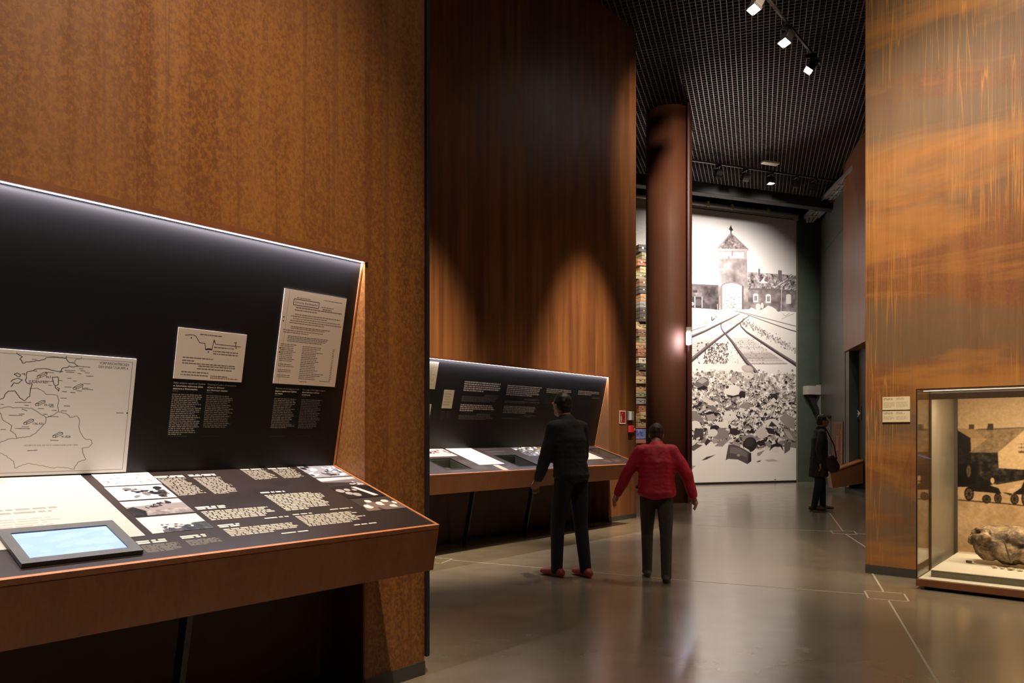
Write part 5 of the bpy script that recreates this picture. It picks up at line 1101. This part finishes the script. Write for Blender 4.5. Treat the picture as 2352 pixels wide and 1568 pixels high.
def pose(lean=0, head_drop=0, stride=0, armL=(-.10, .02), armR=(.10, .02), elL=(-.04, .06), elR=(.04, .06), look=(0, 1, 0)):
    c = lambda z, y=0: (0, y+lean*(z-.92)/.5, z)
    sy = lambda z: lean*(z-.92)/.5
    J = dict(hipc=(0, 0, .95), waist=c(1.08), chest=c(1.27), shc=c(1.42), neck=c(1.50, head_drop*.3), head=(0, sy(1.60)+.015+head_drop, 1.625-abs(head_drop)*.45), look=look)
    for sd, s_, a, e, ph in (('L', -1, armL, elL, stride), ('R', 1, armR, elR, -stride)):
        sh = Vector((s_*.172, sy(1.40), 1.395)); el = sh+Vector((a[0], a[1], -math.sqrt(max(.01, .29**2-a[0]**2-a[1]**2)))); wr = el+Vector((e[0], e[1], -math.sqrt(max(.01, .25**2-e[0]**2-e[1]**2))))
        J['sh'+sd], J['el'+sd], J['wr'+sd] = sh, el, wr
        J['hip'+sd] = Vector((s_*.09, 0, .90)); J['kn'+sd] = Vector((s_*.10, ph*.55+.03, .50)); J['an'+sd] = Vector((s_*.10, ph, .085)); J['toe'+sd] = Vector((s_*.12, ph+.15, .035))
    return J
def short_hair(bm, hd, f, rt): blob(bm, hd-f*.045+Vector((0, 0, -.02)), (.074, .07, .075))
def long_hair(bm, hd, f, rt):
    limb(bm, [hd-f*.05, hd-f*.07+Vector((0, 0, -.12)), hd-f*.085+Vector((0, 0, -.22))], [(.08, .07, .07), (.09, .055, .06), (.08, .045, .05)])
def fp(px, py): return floor_pt(px, py)
# visitor in a dark coat reading by the green wall
def bag(body, M):
    t = thing('shoulder_bag', 'dark maroon shoulder bag hanging at the side of the visitor in the long coat', 'bag', M)
    bm = bmesh.new(); limb(bm, [(.300, .17, .80), (.295, .13, .90)], [(.058, .12, .12), (.050, .10, .12)]); solid('pouch', bm, .014, mat('maroon_leather', (.045, .012, .014), .45), t, None, 3)
    bm = bmesh.new(); tube(bm, [(.30, .23, .93), (.29, .19, 1.18), (.235, .05, 1.505), (.27, .08, 1.25), (.30, .07, .95)], .012, 8); obj('strap', bm, mat('maroon_leather', (.045, .012, .014), .45), t, None, True)
person('person in a long charcoal coat, dark jeans and brown shoes standing by the green wall', fp(1880, 1171), (.80, -.12, 0), 1.70, pose(.02, .03, .10, (-.06, .05), (.06, -.07), (.02, .08), (.0, .02), (0.05, 1, 0)),
       mat('dark_brown_hair', (.030, .018, .016), .6), mat('charcoal_wool', (.032, .030, .030), .85, 0, .15, 60), mat('dark_denim', (.014, .019, .036), .8, 0, .15, 60), mat('brown_suede', (.12, .065, .035), .7), .585, short_hair, bag, 1.05, True)
# visitor in dark clothes before the far bench
person('person in black-navy jacket and trousers with orange shoes facing the far display bench', fp(1312, 1324), (-.62, .80, 0), 1.74, pose(.05, .05, .09, (-.05, .06), (.06, .05), (.03, .14), (-.03, .12)),
       mat('black_hair', (.014, .011, .010), .5), mat('navy_jacket', (.010, .012, .020), .8, 0, .2, 40), mat('black_denim', (.010, .011, .016), .85), mat('orange_suede', (.32, .045, .022), .6), .86, short_hair, None, 1.05)
# visitor in the red jacket
person('person in a bright red jacket and grey trousers walking away between bench and pillar', fp(1508, 1330), (.18, 1, 0), 1.46, pose(.10, .09, .16, (-.15, -.02), (.15, -.05), (-.10, .04), (.07, .02)),
       mat('brown_hair', (.05, .026, .018), .6), mat('red_padded_jacket', (.52, .009, .036), .65, 0, .12, 20), mat('grey_brown_trousers', (.055, .045, .036), .8), mat('dark_grey_shoes', (.05, .043, .036), .6), .80, short_hair, None, 1.16)
